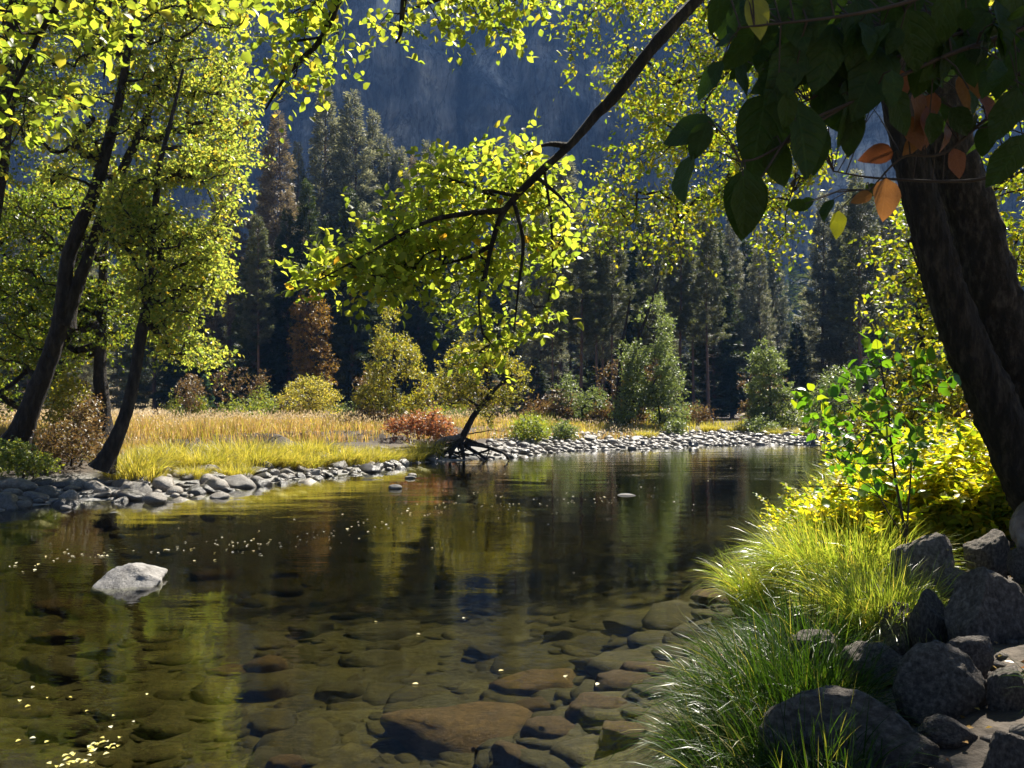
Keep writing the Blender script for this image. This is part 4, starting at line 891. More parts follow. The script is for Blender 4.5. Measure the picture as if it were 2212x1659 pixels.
# ------------------------------------------------------------------ right bank
def rb(u, d): x = (u-CX)/F*d; return (x, d, gz(x, d))
for (x, y, n, rad, ln, mt, seed, lb, sz) in [
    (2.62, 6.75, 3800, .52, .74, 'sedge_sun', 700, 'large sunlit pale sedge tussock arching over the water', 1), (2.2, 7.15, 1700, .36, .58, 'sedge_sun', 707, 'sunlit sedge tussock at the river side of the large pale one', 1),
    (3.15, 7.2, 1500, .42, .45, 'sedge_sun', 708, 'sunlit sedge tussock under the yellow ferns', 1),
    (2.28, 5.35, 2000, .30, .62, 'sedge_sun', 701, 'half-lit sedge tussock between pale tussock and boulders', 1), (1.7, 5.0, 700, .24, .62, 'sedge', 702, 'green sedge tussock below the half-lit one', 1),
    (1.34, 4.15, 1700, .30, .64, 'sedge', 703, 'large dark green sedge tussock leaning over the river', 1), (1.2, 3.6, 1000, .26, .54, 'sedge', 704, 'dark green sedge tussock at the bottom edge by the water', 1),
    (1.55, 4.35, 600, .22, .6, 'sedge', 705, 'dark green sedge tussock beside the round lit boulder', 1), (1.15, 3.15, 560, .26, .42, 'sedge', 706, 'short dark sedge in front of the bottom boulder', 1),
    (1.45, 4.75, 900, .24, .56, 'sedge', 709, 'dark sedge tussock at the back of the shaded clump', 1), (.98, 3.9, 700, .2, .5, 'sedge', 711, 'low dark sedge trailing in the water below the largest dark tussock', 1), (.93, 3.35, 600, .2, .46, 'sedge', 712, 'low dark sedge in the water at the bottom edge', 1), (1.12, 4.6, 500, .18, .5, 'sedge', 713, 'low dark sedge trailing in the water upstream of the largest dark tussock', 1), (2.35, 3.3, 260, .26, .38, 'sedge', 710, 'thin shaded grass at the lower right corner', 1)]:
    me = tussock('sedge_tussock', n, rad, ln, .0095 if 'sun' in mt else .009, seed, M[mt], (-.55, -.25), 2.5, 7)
    tag(put('sedge_tussock', me, None, (x, y, gz(x, y)-.02)), lb, 'tussock', 'sedge tussocks on the right bank')
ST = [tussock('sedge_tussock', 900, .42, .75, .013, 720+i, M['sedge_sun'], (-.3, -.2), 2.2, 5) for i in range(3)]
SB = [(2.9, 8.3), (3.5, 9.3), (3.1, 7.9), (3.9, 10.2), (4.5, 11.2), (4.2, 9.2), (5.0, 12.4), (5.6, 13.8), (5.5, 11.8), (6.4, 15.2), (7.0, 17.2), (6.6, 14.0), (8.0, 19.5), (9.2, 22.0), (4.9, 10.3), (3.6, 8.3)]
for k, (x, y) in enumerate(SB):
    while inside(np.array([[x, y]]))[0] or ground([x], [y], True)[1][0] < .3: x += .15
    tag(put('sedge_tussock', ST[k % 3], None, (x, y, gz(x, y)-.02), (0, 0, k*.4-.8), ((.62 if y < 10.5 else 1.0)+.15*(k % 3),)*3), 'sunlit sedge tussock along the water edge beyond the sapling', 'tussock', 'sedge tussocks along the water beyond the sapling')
BO = [(1941, 2107, 1148, 1265, 5.9, 'dark rounded boulder behind the sapling foot'), (2099, 2200, 1140, 1223, 6.1, 'rounded boulder with a hollow beside the pale root'),
      (2029, 2122, 1231, 1280, 5.15, 'pale flat-topped rock behind the largest bank boulder'), (2060, 2250, 1233, 1390, 4.5, 'largest pitted bank boulder at the right frame edge'),
      (1977, 2065, 1270, 1380, 4.75, 'dark upright boulder left of the largest pitted boulder'), (1894, 2013, 1306, 1415, 4.9, 'grey boulder behind hanging grass beside the half-lit sedge'),
      (1712, 1842, 1366, 1422, 4.6, 'flat dark rock half buried in green sedge'), (1826, 1972, 1400, 1470, 4.3, 'low dark rock between sedge and the round lit boulder'),
      (2040, 2164, 1369, 1455, 4.0, 'small domed boulder behind the round lit boulder'), (1961, 2162, 1402, 1550, 3.75, 'large round smooth boulder with a lit crown'),
      (1675, 2081, 1530, 1690, 3.3, 'broad dark boulder along the bottom edge of the bank'), (2003, 2128, 1556, 1615, 3.45, 'low rock between the bottom boulder and the corner rock'),
      (2141, 2290, 1577, 1700, 3.1, 'grey rock in the lower right corner'), (2150, 2260, 1440, 1540, 3.7, 'pale lit rock at the right edge below the pitted boulder'),
      (2190, 2260, 1180, 1240, 5.6, 'small pale rock under the pale root'), (1753, 1792, 1298, 1326, 5.4, 'small rock between two sedge tussocks')]
for k, (u0, u1, v0, v1, d, lb) in enumerate(BO):
    stone_from('boulder', u0, u1, v0, v1, d, M['rock'], 800+k, lb, 'boulder', 5, .13, 2, 'boulders of the right bank', .45, .85)
# small stones and litter on the right bank
n = 260; x = rng.uniform(1.0, 4.2, n); y = rng.uniform(2.6, 7.5, n); z, s, ins, left = ground(x, y, True); ok = ~ins & (s > .25); x, y, z = x[ok], y[ok], z[ok]
o = join_rocks('bank_gravel', LOW, np.stack([x, y, z+.005], 1), rng.uniform(.02, .075, len(x)), M['rock'], rng, .8); tag(o, 'small stones and gravel between the bank boulders')
n = 1000; x = rng.uniform(1.2, 4.2, n); y = rng.uniform(2.6, 7, n); z, s, ins, left = ground(x, y, True); ok = ~ins; x, y, z = x[ok], y[ok], z[ok]
mb = MB(); scatter(mb, LEAF4, np.stack([x, y, z+.02+rng.uniform(0, .015, len(x))], 1), nrm(rng.normal(size=(len(x), 3))*A(1, 1, .2)), nrm(rng.normal(size=(len(x), 3))*.4+A(0, 0, 1)), rng.uniform(.02, .045, len(x)))
tag(mb.link('leaf_litter', M['litter'], stuff=True), 'fallen yellow and rust leaves scattered on the bank')

# ferns
def fern_mesh(seed, nf, ln):
    rng = R(seed); mb = MB()
    for k in range(nf):
        a = rng.uniform(0, 6.28); l = ln*rng.uniform(.6, 1.15); t = np.linspace(0, 1, 9); an = .1+rng.uniform(.5, 1.7)*t**1.3
        r_ = np.concatenate([[0], np.cumsum(np.sin(an[:-1])*l/8)]); h_ = np.concatenate([[0], np.cumsum(np.cos(an[:-1])*l/8)])
        dh = A(math.cos(a), math.sin(a), 0); c = dh*r_[:, None]+A(0, 0, 1)*h_[:, None]+rng.normal(size=(1, 3))*A(.10, .10, 0)
        v, f = tube(c, np.linspace(.004, .001, 9), 3); mb.add(v, f)
        n_ = 22; tt = np.repeat(np.linspace(.2, 1, n_), 2)+rng.uniform(-.02, .02, 2*n_); pp = np.stack([np.interp(tt, t, c[:, i]) for i in range(3)], 1)
        td = nrm(np.stack([np.interp(tt, t, np.gradient(c[:, i])) for i in range(3)], 1)); sd = np.tile([1, -1], n_)[:, None]*nrm(np.cross(td, A(0, 0, 1)))
        sz = ln*.105*rng.uniform(.6, 1.3, 2*n_)*(1.15-.6*tt)
        scatter(mb, LEAF4, pp, nrm(sd+td*.7+rng.normal(size=sd.shape)*.35), nrm(A(0, 0, 1)+rng.normal(size=sd.shape)*.45), sz, sz*1.15)
    return mb.mesh('fern', M['fern'])
FE = [fern_mesh(900+i, 22, .62) for i in range(4)]
for k in range(60):
    u = rng.uniform(1850, 2330); d = rng.uniform(7.2, 10.5); x = (u-CX)/F*d
    z, s, ins, left = ground([x], [d], True)
    if ins[0] or s[0] < .35: x = x+1.0; z = ground([x], [d])
    sc_ = rng.uniform(1.1, 1.9)
    tag(put('fern', FE[k % 4], None, (x, d, float(z[0])-.02), (0, 0, rng.uniform(0, 6.28)), (sc_,)*3), ('tall' if sc_ > 1.5 else 'short')+' yellow fern '+('at the foot of the big leaning trunk' if u > 2130 else 'behind the sapling stems' if u < 1960 else 'between sapling and big leaning trunk')+(', front row behind the boulders' if d < 8.6 else ', back row'), 'fern', 'yellow ferns on the right bank')
for k in range(26):
    u = rng.uniform(1700, 1930); d = rng.uniform(7.6, 9.4); x = (u-CX)/F*d
    while inside(np.array([[x, d]]))[0] or ground([x], [d], True)[1][0] < .4: x += .12
    sc_ = rng.uniform(.9, 1.4)
    tag(put('fern', FE[k % 4], None, (x, d, gz(x, d)-.02), (0, 0, rng.uniform(0, 6.28)), (sc_,)*3), 'yellow fern at the river edge beneath the sapling', 'fern', 'yellow ferns beneath the sapling')
for (u, v, d, lb) in [(1690, 1165, 7.9, 'yellow fern leaning out over the river beyond the pale tussock'), (1760, 1130, 8.4, 'yellow fern at the river edge left of the sapling')]:
    p = at(u, v, d); tag(put('fern', FE[1], None, (p[0]+.5, p[1], gz(p[0]+.5, p[1])), (0, 0, 2), (1, 1, 1)), lb, 'fern', 'yellow ferns on the right bank')

# ------------------------------------------------------------------ big leaning tree (right): two stems, boughs, leaves
LEAFV = []
for i in range(6):
    mb = MB(); tv, tf = ovate(.30+.035*(i % 3), .05+.06*(i % 2), .06+.11*(i % 3), 7)
    tv[:, 2] += .05*np.sin(tv[:, 1]*(8+i)+i)*np.abs(tv[:, 0])*2.5; tv[:, 0] += (.05*math.sin(i*2.1))*np.sin(tv[:, 1]*math.pi)+.06*math.cos(i*1.7)*tv[:, 1]**2
    tv[:, 2] += .25*tv[:, 0]*math.sin(i*1.3)*tv[:, 1]; mb.add(tv, tf[0]); LEAFV.append(mb)
def leaf_meshes(m, name='leaf'): return [b_.mesh(name, m) for b_ in LEAFV]
def mat_rot(y, n):
    y = nrm(y); z = nrm(n-(n @ y)*y); x = np.cross(y, z)
    from mathutils import Matrix
    return Matrix(((x[0], y[0], z[0]), (x[1], y[1], z[1]), (x[2], y[2], z[2]))).to_euler()
base = at(2300, 1190, 6.4); base[2] = gz(base[0], base[1])
alder = thing('alder_tree', 'big dark leaning two-stemmed tree at the right edge with boughs overhanging the river', 'tree', tuple(base))
mb = MB(); s1 = trunk_mesh(mb, [at(2330, 1260, 6.3), at(2262, 1130, 6.25), at(2200, 1000, 6.2), at(2142, 860, 6.2), at(2086, 740, 6.2), at(2035, 600, 6.2), at(2004, 480, 6.2), at(1965, 330, 6.2), at(1915, 120, 6.2), at(1840, -130, 6.2), at(1760, -330, 6.2), at(1690, -560, 6.2)], .165, .075, 48, 14, .10, .05, seed=3, furrow=.17)
mb.link('trunk', M['bark'], alder, base)
mb = MB(); s2 = trunk_mesh(mb, [at(2420, 1300, 6.6), at(2360, 1160, 6.5), at(2300, 1030, 6.45), at(2240, 890, 6.45), at(2180, 750, 6.45), at(2138, 620, 6.45), at(2110, 500, 6.45), at(2072, 380, 6.45), at(2040, 230, 6.45), at(2040, 0, 6.6), at(2080, -250, 6.9), at(2130, -600, 7.3)], .255, .10, 52, 14, .08, .06, seed=4, furrow=.13)
mb.link('trunk', M['bark_pale'], alder, base)
mb = MB(); v_, f_ = tube(catmull([at(2420, 1040, 6.3), at(2290, 1068, 6.05), at(2238, 1092, 5.95), at(2208, 1122, 5.9), at(2206, 1160, 5.85), at(2235, 1200, 5.8), at(2300, 1250, 5.7)], 8), np.linspace(.075, .055, 49), 14)
mb.add(v_+.028*fbm(v_*9, 3, 2)[:, None], f_); mb.link('root', M['drywood'], alder, base)
# hanging bough
BGH = [at(1760, -330, 6.2), at(1640, -130, 5.8), at(1505, 0, 5.5), at(1412, 100, 5.3), at(1330, 205, 5.2), at(1286, 250, 5.2), at(1232, 312, 5.1), at(1158, 380, 5.0), at(1090, 455, 5.0), at(1062, 530, 5.0), at(1048, 600, 4.95)]
mb = MB(); bg = trunk_mesh(mb, BGH, .052, .010, 14, 10, .16, seed=9, expo=.8, furrow=.1)
subs = []
for pts, r0 in [([(1225, 315, 5.1), (1180, 312, 5.0), (1130, 335, 4.9)], .022), ([(1090, 455, 5), (1020, 460, 4.9), (920, 480, 4.8), (800, 545, 4.7), (690, 605, 4.6)], .022), ([(1062, 530, 5), (1000, 560, 5.1), (900, 580, 5.2)], .014),
                ([(1055, 565, 5), (1035, 640, 5), (1040, 710, 4.9)], .012), ([(1110, 435, 5), (1130, 520, 4.9), (1120, 620, 4.9), (1110, 720, 4.8)], .014), ([(1160, 382, 5), (1215, 430, 4.8), (1240, 460, 4.7)], .012), ([(1120, 425, 5), (1010, 400, 5.2), (960, 380, 5.3)], .014),
                ([(1175, 365, 5), (1190, 470, 5.1), (1195, 600, 5.1)], .010)]:
    c = catmull([at(*p) for p in pts], 8); v_, f_ = tube(c, np.linspace(r0, .004, len(c)), 6); mb.add(v_, f_); subs.append(c)
RB = R(33)
BPOLY = [(955, 335), (1000, 320), (1050, 318), (1140, 330), (1200, 370), (1250, 440), (1235, 480), (1205, 610), (1200, 720), (1150, 765), (1060, 790), (1000, 745), (1000, 690), (935, 655), (840, 635), (720, 655), (660, 630), (680, 580), (740, 535), (820, 470), (890, 405), (940, 372)]
bc = uvd(BPOLY, 205, 4.95, 5.75, RB, lambda p: (fbm(np.stack([p[:, 0]/60, p[:, 1]/28, 0*p[:, 0]], 1), 2, 8) > -.12) & ((p[:, 1] < 600) | (RB.uniform(0, 1, len(p)) < .5)))
bc = np.concatenate([bc, uvd([(650, 638), (680, 580), (760, 530), (840, 470), (960, 460), (970, 600), (840, 635), (720, 655)], 50, 4.65, 5.4, RB)])
res = grow([bg[70:]]+subs, bc, RB, tip=.0022, upw=.1, sag=.06, step=.12, wob=.08); limbs(mb, res)
(o_, d_, l_), (lp, ld, ln) = sprays(bc, RB, 4, 6, .23, .05, .2, fwd=1.0)
scatter(mb, TWIG, o_, d_, A(0, 0, 1), .0022, l_, .0022)
bough = mb.link('bough', M['bark'], alder, base)
lsz = .051*RB.uniform(.5, 1.35, len(lp))
def leaf_parts(parent, off, lp, ld, ln, sz, ms, n_single, material, rng, fname='foliage', tmpl=None, single=None):
    """the nearest leaves as objects of their own, the rest one mass"""
    k = np.argsort(-(sz/lp[:, 1])*(single if single is not None else 1)) if n_single else np.arange(len(lp))
    for i in k[:n_single]:
        put('leaf', ms[int(rng.integers(len(ms)))], parent, tuple(lp[i]-off), mat_rot(ld[i], ln[i]), (sz[i],)*3)
    if len(k) > n_single:
        mb = MB(); r_ = k[n_single:]; scatter(mb, tmpl or ovate(.36, .1, .15, 3), lp[r_], ld[r_], ln[r_], sz[r_]); return mb.link(fname, material, parent, off, stuff=True)
AL = leaf_meshes(M['alder'])
leaf_parts(bough, base, lp, ld, ln, lsz, AL, 300, M['alder'], RB)
# upper sprays: left, top centre
def spray(poly, n, d0, d1, ctrl, r0, seed, leafm, leaf, ntw=3, nleaf=5, tl=.22, acc=None, name='bough', up=-.05, tmpl=None, extra=()):
    rng = R(seed); mb = MB(); sk = []
    for cc, rr in [(ctrl, r0)]+list(extra):
        c = catmull([at(*p) for p in cc], 10); v_, f_ = tube(c, np.linspace(rr, .006, len(c)), 8); mb.add(v_+.1*rr*fbm(v_*14, 2, seed)[:, None], f_); sk.append(c)
    cl = uvd(poly, n, d0, d1, rng, acc); res = grow(sk, cl, rng, tip=.0022, upw=.0, sag=.05, step=.14, wob=.09); limbs(mb, res)
    (o_, d_, l_), (lp, ld, ln) = sprays(cl, rng, ntw, nleaf, tl, .2, up); scatter(mb, TWIG, o_, d_, A(0, 0, 1), .0022, l_, .0022)
    bo = mb.link(name, M['bark'], alder, base)
    leaf_parts(bo, base, lp, ld, ln, leaf*rng.uniform(.7, 1.25, len(lp)), None, 0, leafm, rng, tmpl=tmpl)
spray([(555, 250), (560, 225), (600, 185), (570, 150), (590, 100), (575, 40), (590, -60), (760, -60), (730, 40), (770, 60), (745, 100), (778, 130), (765, 150), (710, 160), (690, 190), (640, 180), (635, 215), (610, 245)], 52, 5.6, 6.4,
      [(1690, -560, 6.2), (1300, -420, 6), (900, -180, 6), (745, -20, 6), (715, 40, 6), (690, 90, 6), (640, 140, 6), (600, 190, 6), (575, 235, 6)], .05, 71, M['alder'], .062, 3, 5, .24, extra=[([(700, 80, 6), (620, 90, 6.1), (590, 80, 6.1)], .01), ([(900, -180, 6), (884, -60, 5.9), (870, 20, 5.9), (866, 70, 5.9), (855, 93, 5.9)], .035)])
spray([(790, 85), (820, 40), (870, -60), (1260, -60), (1250, 30), (1140, 50), (1120, 85), (1060, 70), (1000, 50), (950, 75), (900, 60), (870, 85), (830, 100)], 60, 5.6, 6.6,
      [(1690, -560, 6.2), (1400, -300, 6), (1200, -120, 6), (1080, -40, 6), (960, -5, 6), (860, 30, 6)], .045, 72, M['alder'], .058, 3, 5, .22, acc=lambda p: fbm(np.stack([p[:, 0]/40, p[:, 1]/40, 0*p[:, 0]], 1), 2, 12) > -.1)
spray([(-80, 330), (-60, -80), (540, -80), (540, 0), (535, 60), (450, 40), (400, 60), (350, 60), (330, 150), (270, 160), (240, 250), (200, 300), (120, 260), (60, 270)], 74, 4.6, 5.8,
      [(1690, -560, 6.2), (1000, -520, 5.6), (500, -320, 5.3), (250, -120, 5.2), (120, 20, 5.2), (50, 150, 5.2), (0, 260, 5.2)], .05, 73, M['alder'], .072, 3, 4, .26, acc=lambda p: fbm(np.stack([p[:, 0]/60, p[:, 1]/60, 0*p[:, 0]], 1), 2, 15) > -.02, extra=[([(500, -320, 5.3), (460, -100, 5.3), (470, 30, 5.3)], .016), ([(250, -120, 5.2), (235, 50, 5.2), (225, 170, 5.2)], .012)])
# the yellow-green mass above the water
YP = [(1215, 20), (1240, 60), (1222, 120), (1240, 150), (1290, 165), (1350, 230), (1390, 270), (1360, 300), (1300, 335), (1292, 400), (1300, 500), (1325, 555), (1380, 545), (1450, 560), (1560, 555), (1590, 570), (1610, 515), (1690, 545), (1735, 480), (1700, 440), (1760, 380), (1780, 330), (1760, -80), (1215, -80)]
b = on(2000, 20)
leafy('alder_tree', 'tall yellow-green tree whose hanging crown fills the space between leafy bough and dark dogwood leaves', 'tree', tuple(b), [([b-A(0, 0, .3), at(1996, 820, 20), at(1990, 560, 20), at(1960, 320, 19.7), at(1890, 60, 19.4), at(1800, -160, 19), at(1700, -330, 18.6)], .14, .05)],
      uvd(YP, 560, 17.2, 20.5, R(74), lambda p: fbm(np.stack([p[:, 0]/60, p[:, 1]/55, 0*p[:, 0]], 1), 3, 19) > -.22), M['alder_yellow'], M['bark_far'], 74, leaf=.115, ntw=4, nleaf=6, tl=.62, tip=.006, upw=-.1, up=-.1, sag=.05, nlimb=20)
# unseen upper crown above the frame, clumps placed to shade bank and near leaves
RC = R(35); cl = []
for c_, r_, n in ((A(5.1, 8.9, 6.9), A(1.25, 1.3, 1.1), 27), (A(3.1, 5.0, 6.2), A(1.7, 1.7, 1.2), 230), (A(2.2, 4.2, 7.6), A(2.0, 1.8, 1.2), 120)):
    p = rand_unit(RC, n)*RC.uniform(.1, 1, (n, 1))**.4; cl.append(c_+p*r_)
cl = np.concatenate(cl); mb = MB(); res = grow([s1[90:], s2[90:]], cl, RC, tip=.004, upw=.4); limbs(mb, res, mi=1)
(o_, d_, l_), (lp, ld, ln) = sprays(cl, RC, 4, 7, .36)
scatter(mb, LEAF4, lp, ld, ln, .095*RC.uniform(.7, 1.25, len(lp))); mb.link('crown', [M['alder'], M['bark']], alder, base, stuff=True)

# ------------------------------------------------------------------ near dogwood: big dark leaves at the upper right
db = A(1.75, 1.35, 0); db[2] = gz(1.75, 1.35)
dog = thing('dogwood_tree', 'near branches with big dark green and rust leaves hanging in the upper right corner', 'tree', tuple(db))
mb = MB(); c = trunk_mesh(mb, [db-A(0, 0, .1), db+A(.05, .02, 1.0), db+A(.0, .08, 2.0), db+A(-.1, .1, 3.0)], .03, .012, 10, 8, .05); mb.link('trunk', M['bark'], dog, db)
mb = MB(); DB = []
for pts, r0 in [([(2950, 200, 1.45), (2500, -60, 1.45), (2212, 60, 1.45), (2020, 130, 1.45), (1840, 220, 1.45), (1660, 330, 1.42), (1600, 350, 1.4)], .006), ([(2950, 300, 1.5), (2450, 20, 1.5), (2080, 70, 1.5), (1800, 190, 1.5), (1640, 270, 1.5)], .005),
                ([(2900, 350, 1.55), (2350, 180, 1.6), (2160, 240, 1.6), (2040, 330, 1.6), (1950, 340, 1.6), (1880, 410, 1.65)], .005), ([(2850, 500, 1.7), (2300, 350, 1.9), (2100, 390, 2.0), (1900, 385, 2.1), (1800, 370, 2.1)], .007),
                ([(2900, -100, 1.35), (2300, -90, 1.35), (1900, 20, 1.35), (1600, 60, 1.35)], .006), ([(1840, 220, 1.45), (1720, 280, 1.42), (1640, 390, 1.4)], .003)]:
    c = catmull([at(*p) for p in pts], 10); v_, f_ = tube(c, np.linspace(r0, .0015, len(c)), 6); mb.add(v_, f_); DB.append(c)
DL = leaf_meshes(M['dogwood']); DY = leaf_meshes(M['dogwood_yellow']); DR = leaf_meshes(M['dogwood_red'])
RD = R(55)
# (u,v of the stalk end, direction in the picture in degrees below +u, length px, distance, kind, tilt)
BIG = [(1610, 365, 95, 165, 1.40, 'g', .2), (1655, 200, 100, 200, 1.45, 'g', .1), (1720, 215, 80, 190, 1.42, 'g', .3), (1545, 265, 170, 130, 1.4, 'g', .9), (1530, 262, 110, 100, 1.38, 'g', .0), (1500, 330, 110, 120, 1.42, 'g', 1.2), (1590, 80, 160, 60, 1.4, 'g', .4),
       (1625, -10, 75, 105, 1.36, 'y', .1), (1640, 60, 130, 130, 1.45, 'g', .9), (1770, 270, 95, 120, 1.48, 'g', .2), (1605, 380, 85, 142, 1.38, 'g', .1), (1730, 100, 120, 150, 1.4, 'g', .3), (1800, 50, 100, 160, 1.42, 'g', .2), (1700, -20, 70, 150, 1.38, 'g', .3),
       (1850, 0, 90, 150, 1.4, 'g', .4), (1900, 100, 110, 160, 1.45, 'g', .2), (1960, 20, 80, 150, 1.4, 'g', .5), (2050, -20, 100, 140, 1.4, 'g', .3), (1830, 170, 85, 150, 1.5, 'g', .4), (2150, 0, 80, 150, 1.4, 'g', .6), (1920, 190, 60, 120, 1.5, 'g', .2), (2040, 60, 90, 130, 1.45, 'g', .5),
       (2200, 190, 110, 140, 1.45, 'g', .2), (2215, 290, 120, 150, 1.5, 'g', .5), (1560, -30, 100, 120, 1.38, 'g', .6), (1780, -40, 95, 130, 1.36, 'g', .2), (1670, 300, 75, 120, 1.45, 'g', .4), (1850, 240, 100, 110, 1.5, 'g', .4), (1560, 130, 120, 110, 1.42, 'g', .8), (1720, 150, 150, 120, 1.4, 'g', .6),
       (1980, 195, 85, 90, 1.6, 'r', .3), (2020, 200, 110, 95, 1.6, 'r', .5), (1955, 250, 60, 90, 1.6, 'r', .2), (2050, 240, 95, 100, 1.6, 'r', .4), (1990, 280, 120, 80, 1.62, 'r', .6), (1930, 330, 170, 80, 1.62, 'r', .5), (2060, 320, 70, 70, 1.6, 'r', .2), (2090, 150, 90, 90, 1.55, 'r', .4), (2110, 200, 60, 90, 1.58, 'r', .6),
       (2000, 230, 80, 100, 1.58, 'r', .1), (1945, 150, 95, 80, 1.6, 'r', .6), (2140, 260, 100, 90, 1.6, 'g', .4), (1915, 385, 95, 90, 1.62, 'r', .15), (1885, 420, 160, 55, 1.65, 'r', .3), (1812, 455, 88, 65, 1.75, 'y', .2), (1760, 430, 150, 60, 1.8, 'g', .8), (1800, 430, 120, 55, 1.8, 'g', .9), (1740, 440, 170, 45, 1.8, 'g', 1.0), (1870, 400, 30, 45, 1.7, 'g', .7),
       (2180, 100, 100, 120, 1.5, 'g', .3), (1690, 100, 100, 150, 1.48, 'g', .4), (1780, 150, 70, 150, 1.52, 'g', .3), (1870, 80, 60, 150, 1.5, 'g', .4), (2090, 60, 80, 130, 1.5, 'g', .6), (2010, 90, 110, 130, 1.5, 'g', .4), (1740, 20, 110, 150, 1.5, 'g', .2), (1930, -30, 85, 140, 1.5, 'g', .2), (1650, 20, 95, 140, 1.5, 'g', .5), (2110, -30, 100, 140, 1.5, 'g', .3), (2200, -20, 110, 140, 1.48, 'g', .5)]
allc = np.concatenate(DB)
br = mb
for k in range(165):
    u = RD.uniform(1560, 2260); v = RD.uniform(-60, 190+.12*(u-1560))
    if k > 85: u, v = RD.uniform(1600, 2230), RD.uniform(-60, 110)
    BIG.append((u, v, RD.uniform(50, 140), RD.uniform(50, 115), RD.uniform(1.35, 1.95), 'g', RD.uniform(0, .8)))
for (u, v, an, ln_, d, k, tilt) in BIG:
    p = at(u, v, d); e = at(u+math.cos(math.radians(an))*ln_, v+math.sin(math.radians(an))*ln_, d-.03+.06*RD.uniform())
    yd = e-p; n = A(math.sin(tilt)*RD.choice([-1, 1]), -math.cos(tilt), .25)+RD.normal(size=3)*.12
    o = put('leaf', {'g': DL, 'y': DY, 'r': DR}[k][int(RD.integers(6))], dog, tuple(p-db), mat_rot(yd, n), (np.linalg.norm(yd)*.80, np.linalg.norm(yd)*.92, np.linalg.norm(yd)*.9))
    if k != 'g': o['label'] = {'y': 'yellow-green dogwood leaf', 'r': 'rust coloured dogwood leaf'}[k]
    j = int(np.argmin(np.linalg.norm(allc-p, axis=1)))
    mid = (allc[j]+p)/2+A(0, 0, .01); v_, f_ = tube([allc[j], mid, p], [.0016, .0013, .001], 4); br.add(v_, f_)
br.link('branch', M['twig'], dog, db)

# ------------------------------------------------------------------ sapling in front of the river
sb = at(1958, 1172, 6.4); sb[2] = gz(sb[0], sb[1]); sd = 6.4
sap = thing('dogwood_sapling', 'slender young tree with large bright green leaves in front of the far bank', 'tree', tuple(sb))
mb = MB(); SK = []
for pts, r0 in [([(1960, 1185), (1950, 1120), (1935, 1040), (1925, 960), (1918, 880), (1905, 800), (1895, 720), (1890, 690)], .014), ([(1958, 1180), (1962, 1100), (1968, 1010), (1965, 940), (1985, 860), (2020, 800)], .009), ([(1955, 1160), (1920, 1110), (1890, 1060), (1850, 1035)], .006),
                ([(1935, 1040), (1870, 990), (1800, 950)], .006), ([(1925, 960), (1850, 880), (1760, 840)], .006), ([(1918, 880), (1850, 830), (1800, 805)], .005), ([(1950, 1100), (1850, 1055), (1740, 1050)], .005), ([(1965, 940), (2010, 900), (2050, 880)], .005), ([(1930, 1000), (1840, 1000), (1750, 965)], .005)]:
    c = catmull([at(u, v, sd+.15*math.sin(u*.02)) for u, v in pts], 8); v_, f_ = tube(c, np.linspace(r0, .003, len(c)), 6); mb.add(v_, f_); SK.append(c)
RS = R(66)
scl = uvd([(1880, 690), (1915, 690), (1930, 780), (2000, 760), (2060, 800), (2050, 880), (1990, 930), (1985, 1000), (1960, 1060), (1900, 1060), (1800, 1045), (1735, 1050), (1730, 1030), (1790, 1000), (1745, 960), (1745, 910), (1770, 890), (1735, 845), (1760, 820), (1800, 830), (1830, 780), (1860, 790)], 132, 6.0, 6.8, RS)
res = grow(SK, scl, RS, tip=.0018, upw=.2, step=.12); limbs(mb, res)
mb.link('stem', M['twig'], sap, sb)
(o_, d_, l_), (lp, ld, ln) = sprays(scl, RS, 1, 3, .16, .2, .1)
SLm = leaf_meshes(M['sapling'])
for i in range(len(lp)): put('leaf', SLm[int(RS.integers(6))], sap, tuple(lp[i]-sb), mat_rot(ld[i], ln[i]), (.094*RS.uniform(.6, 1.25),)*3)

# right bank background trees
b = on(2140, 13.5)
leafy('alder_tree', 'yellow-green tree behind the big leaning trunk on the right bank', 'tree', tuple(b), [([b-A(0, 0, .2), at(2130, 800, 13.5), at(2080, 500, 13.5), at(2100, 200, 13.5), at(2140, -50, 13.5)], .10, .03), ([at(2120, 760, 13.5), at(2010, 620, 13.3), at(1960, 520, 13.2)], .04, .015)],
      uvd([(1890, 550), (1905, 500), (1960, 470), (1990, 350), (2060, 150), (2120, 60), (2330, 60), (2330, 900), (2100, 900), (2050, 860), (1960, 800), (1905, 730), (1890, 640)], 430, 12, 15, R(80), lambda p: fbm(np.stack([p[:, 0]/50, p[:, 1]/50, 0*p[:, 0]], 1), 3, 23) > -.12), M['alder_yellow'], M['bark_far'], 81, leaf=.095, ntw=4, nleaf=6, tl=.42, tip=.006)
b = on(2010, 14)
leafy('green_bush', 'leafy green and yellow bush on the right bank behind the sapling', 'bush', tuple(b), [([b-A(0, 0, .2), at(2000, 880, 14), at(1990, 800, 14)], .04, .015), ([at(2040, 960, 14), at(2045, 880, 14), at(2040, 820, 14)], .03, .012)],
      uvd([(1790, 1000), (1800, 930), (1850, 870), (1900, 810), (1960, 770), (2040, 760), (2090, 830), (2120, 960), (2100, 1010), (1900, 1020)], 330, 12.5, 15, R(82), lambda p: fbm(np.stack([p[:, 0]/45, p[:, 1]/45, 0*p[:, 0]], 1), 3, 29) > -.15), M['cottonwood'], M['twig'], 83, leaf=.085, ntw=4, nleaf=6, tl=.34, tip=.005)
b = on(2100, 10.6)
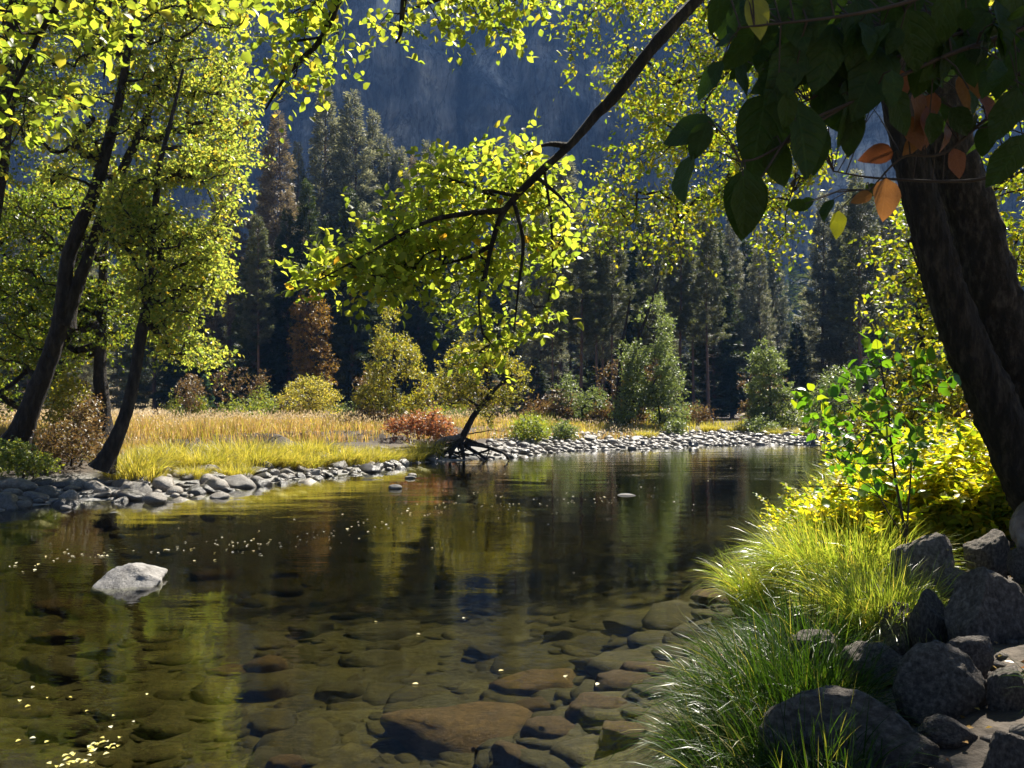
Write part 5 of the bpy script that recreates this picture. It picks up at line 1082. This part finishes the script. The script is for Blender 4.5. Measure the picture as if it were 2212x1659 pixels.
leafy('orange_bush', 'orange-leaved bush between yellow ferns and the big leaning trunk', 'bush', tuple(b), [([b-A(0, 0, .2), b+A(0, 0, .5)], .025, .01)],
      uvd([(2050, 990), (2050, 930), (2080, 880), (2130, 880), (2170, 940), (2180, 990)], 110, 10.2, 11.4, R(84)), M['orange'], M['twig'], 85, leaf=.06, ntw=4, nleaf=6, tl=.22, tip=.004)

# ------------------------------------------------------------------ leaves drifting on the water
FL = []
for k, mt in enumerate(('drift', 'drift', 'drift_yellow')):
    mb = MB(); tv, tf = ovate(.40, .10+.05*k, .02, 3); mb.add(tv-A(0, .5, 0), tf[0]); FL.append(mb.mesh('floating_leaf', M[mt]))
RF = R(99); pts = []
band = catmull([A(0, 1232, 0), A(120, 1205, 0), A(300, 1190, 0), A(480, 1175, 0), A(620, 1168, 0), A(760, 1140, 0), A(880, 1105, 0), A(1000, 1090, 0), A(1150, 1085, 0), A(1260, 1075, 0), A(1400, 1072, 0), A(1560, 1060, 0)], 12)
for i in range(190):
    t = np.clip(RF.beta(1.6, 1.9), 0, 1); j = t*(len(band)-1); p = band[int(j)]; sp = RF.choice([5, 14, 40], p=[.45, .35, .2]); pts.append((p[0]+RF.normal()*30, p[1]+RF.normal()*sp*.55+3, 0))
for i in range(22): pts.append((RF.uniform(900, 1900), RF.uniform(1000, 1110), 0))
for i in range(10): pts.append((RF.uniform(600, 1400), RF.uniform(1150, 1500), 0))
nraft = 56
for i in range(nraft):
    t = RF.uniform(); pts.append((100+150*t+RF.normal()*14, 1668-60*t+RF.normal()*9, 1) if RF.uniform() < .75 else (RF.uniform(20, 330), RF.uniform(1480, 1640), 1))
for (u, v, k) in pts:
    v = max(v, 985); d = CAMZ*F/(v-HY); p = at(u, v, d)
    if not inside(np.array([p[:2]]))[0]: continue
    s_ = (RF.uniform(.022, .045) if not k else RF.uniform(.02, .038))*(1 if d < 12 else 1.25)
    o = put('floating_leaf', FL[2] if k else FL[int(RF.integers(2))], None, (p[0], p[1], .006), (RF.normal()*.12, RF.normal()*.12, RF.uniform(0, 6.28)), (s_,)*3)
    tag(o, 'yellow leaf drifting with others on the near water, lower left' if k else 'pale fallen leaf drifting in the scattered line across the river', 'leaf', 'yellow leaves drifting near the lower left' if k else 'pale leaves drifting across the river')
print('TRIS', sum(len(m_.polygons) for m_ in bpy.data.meshes), 'OBJ', len(bpy.data.objects))
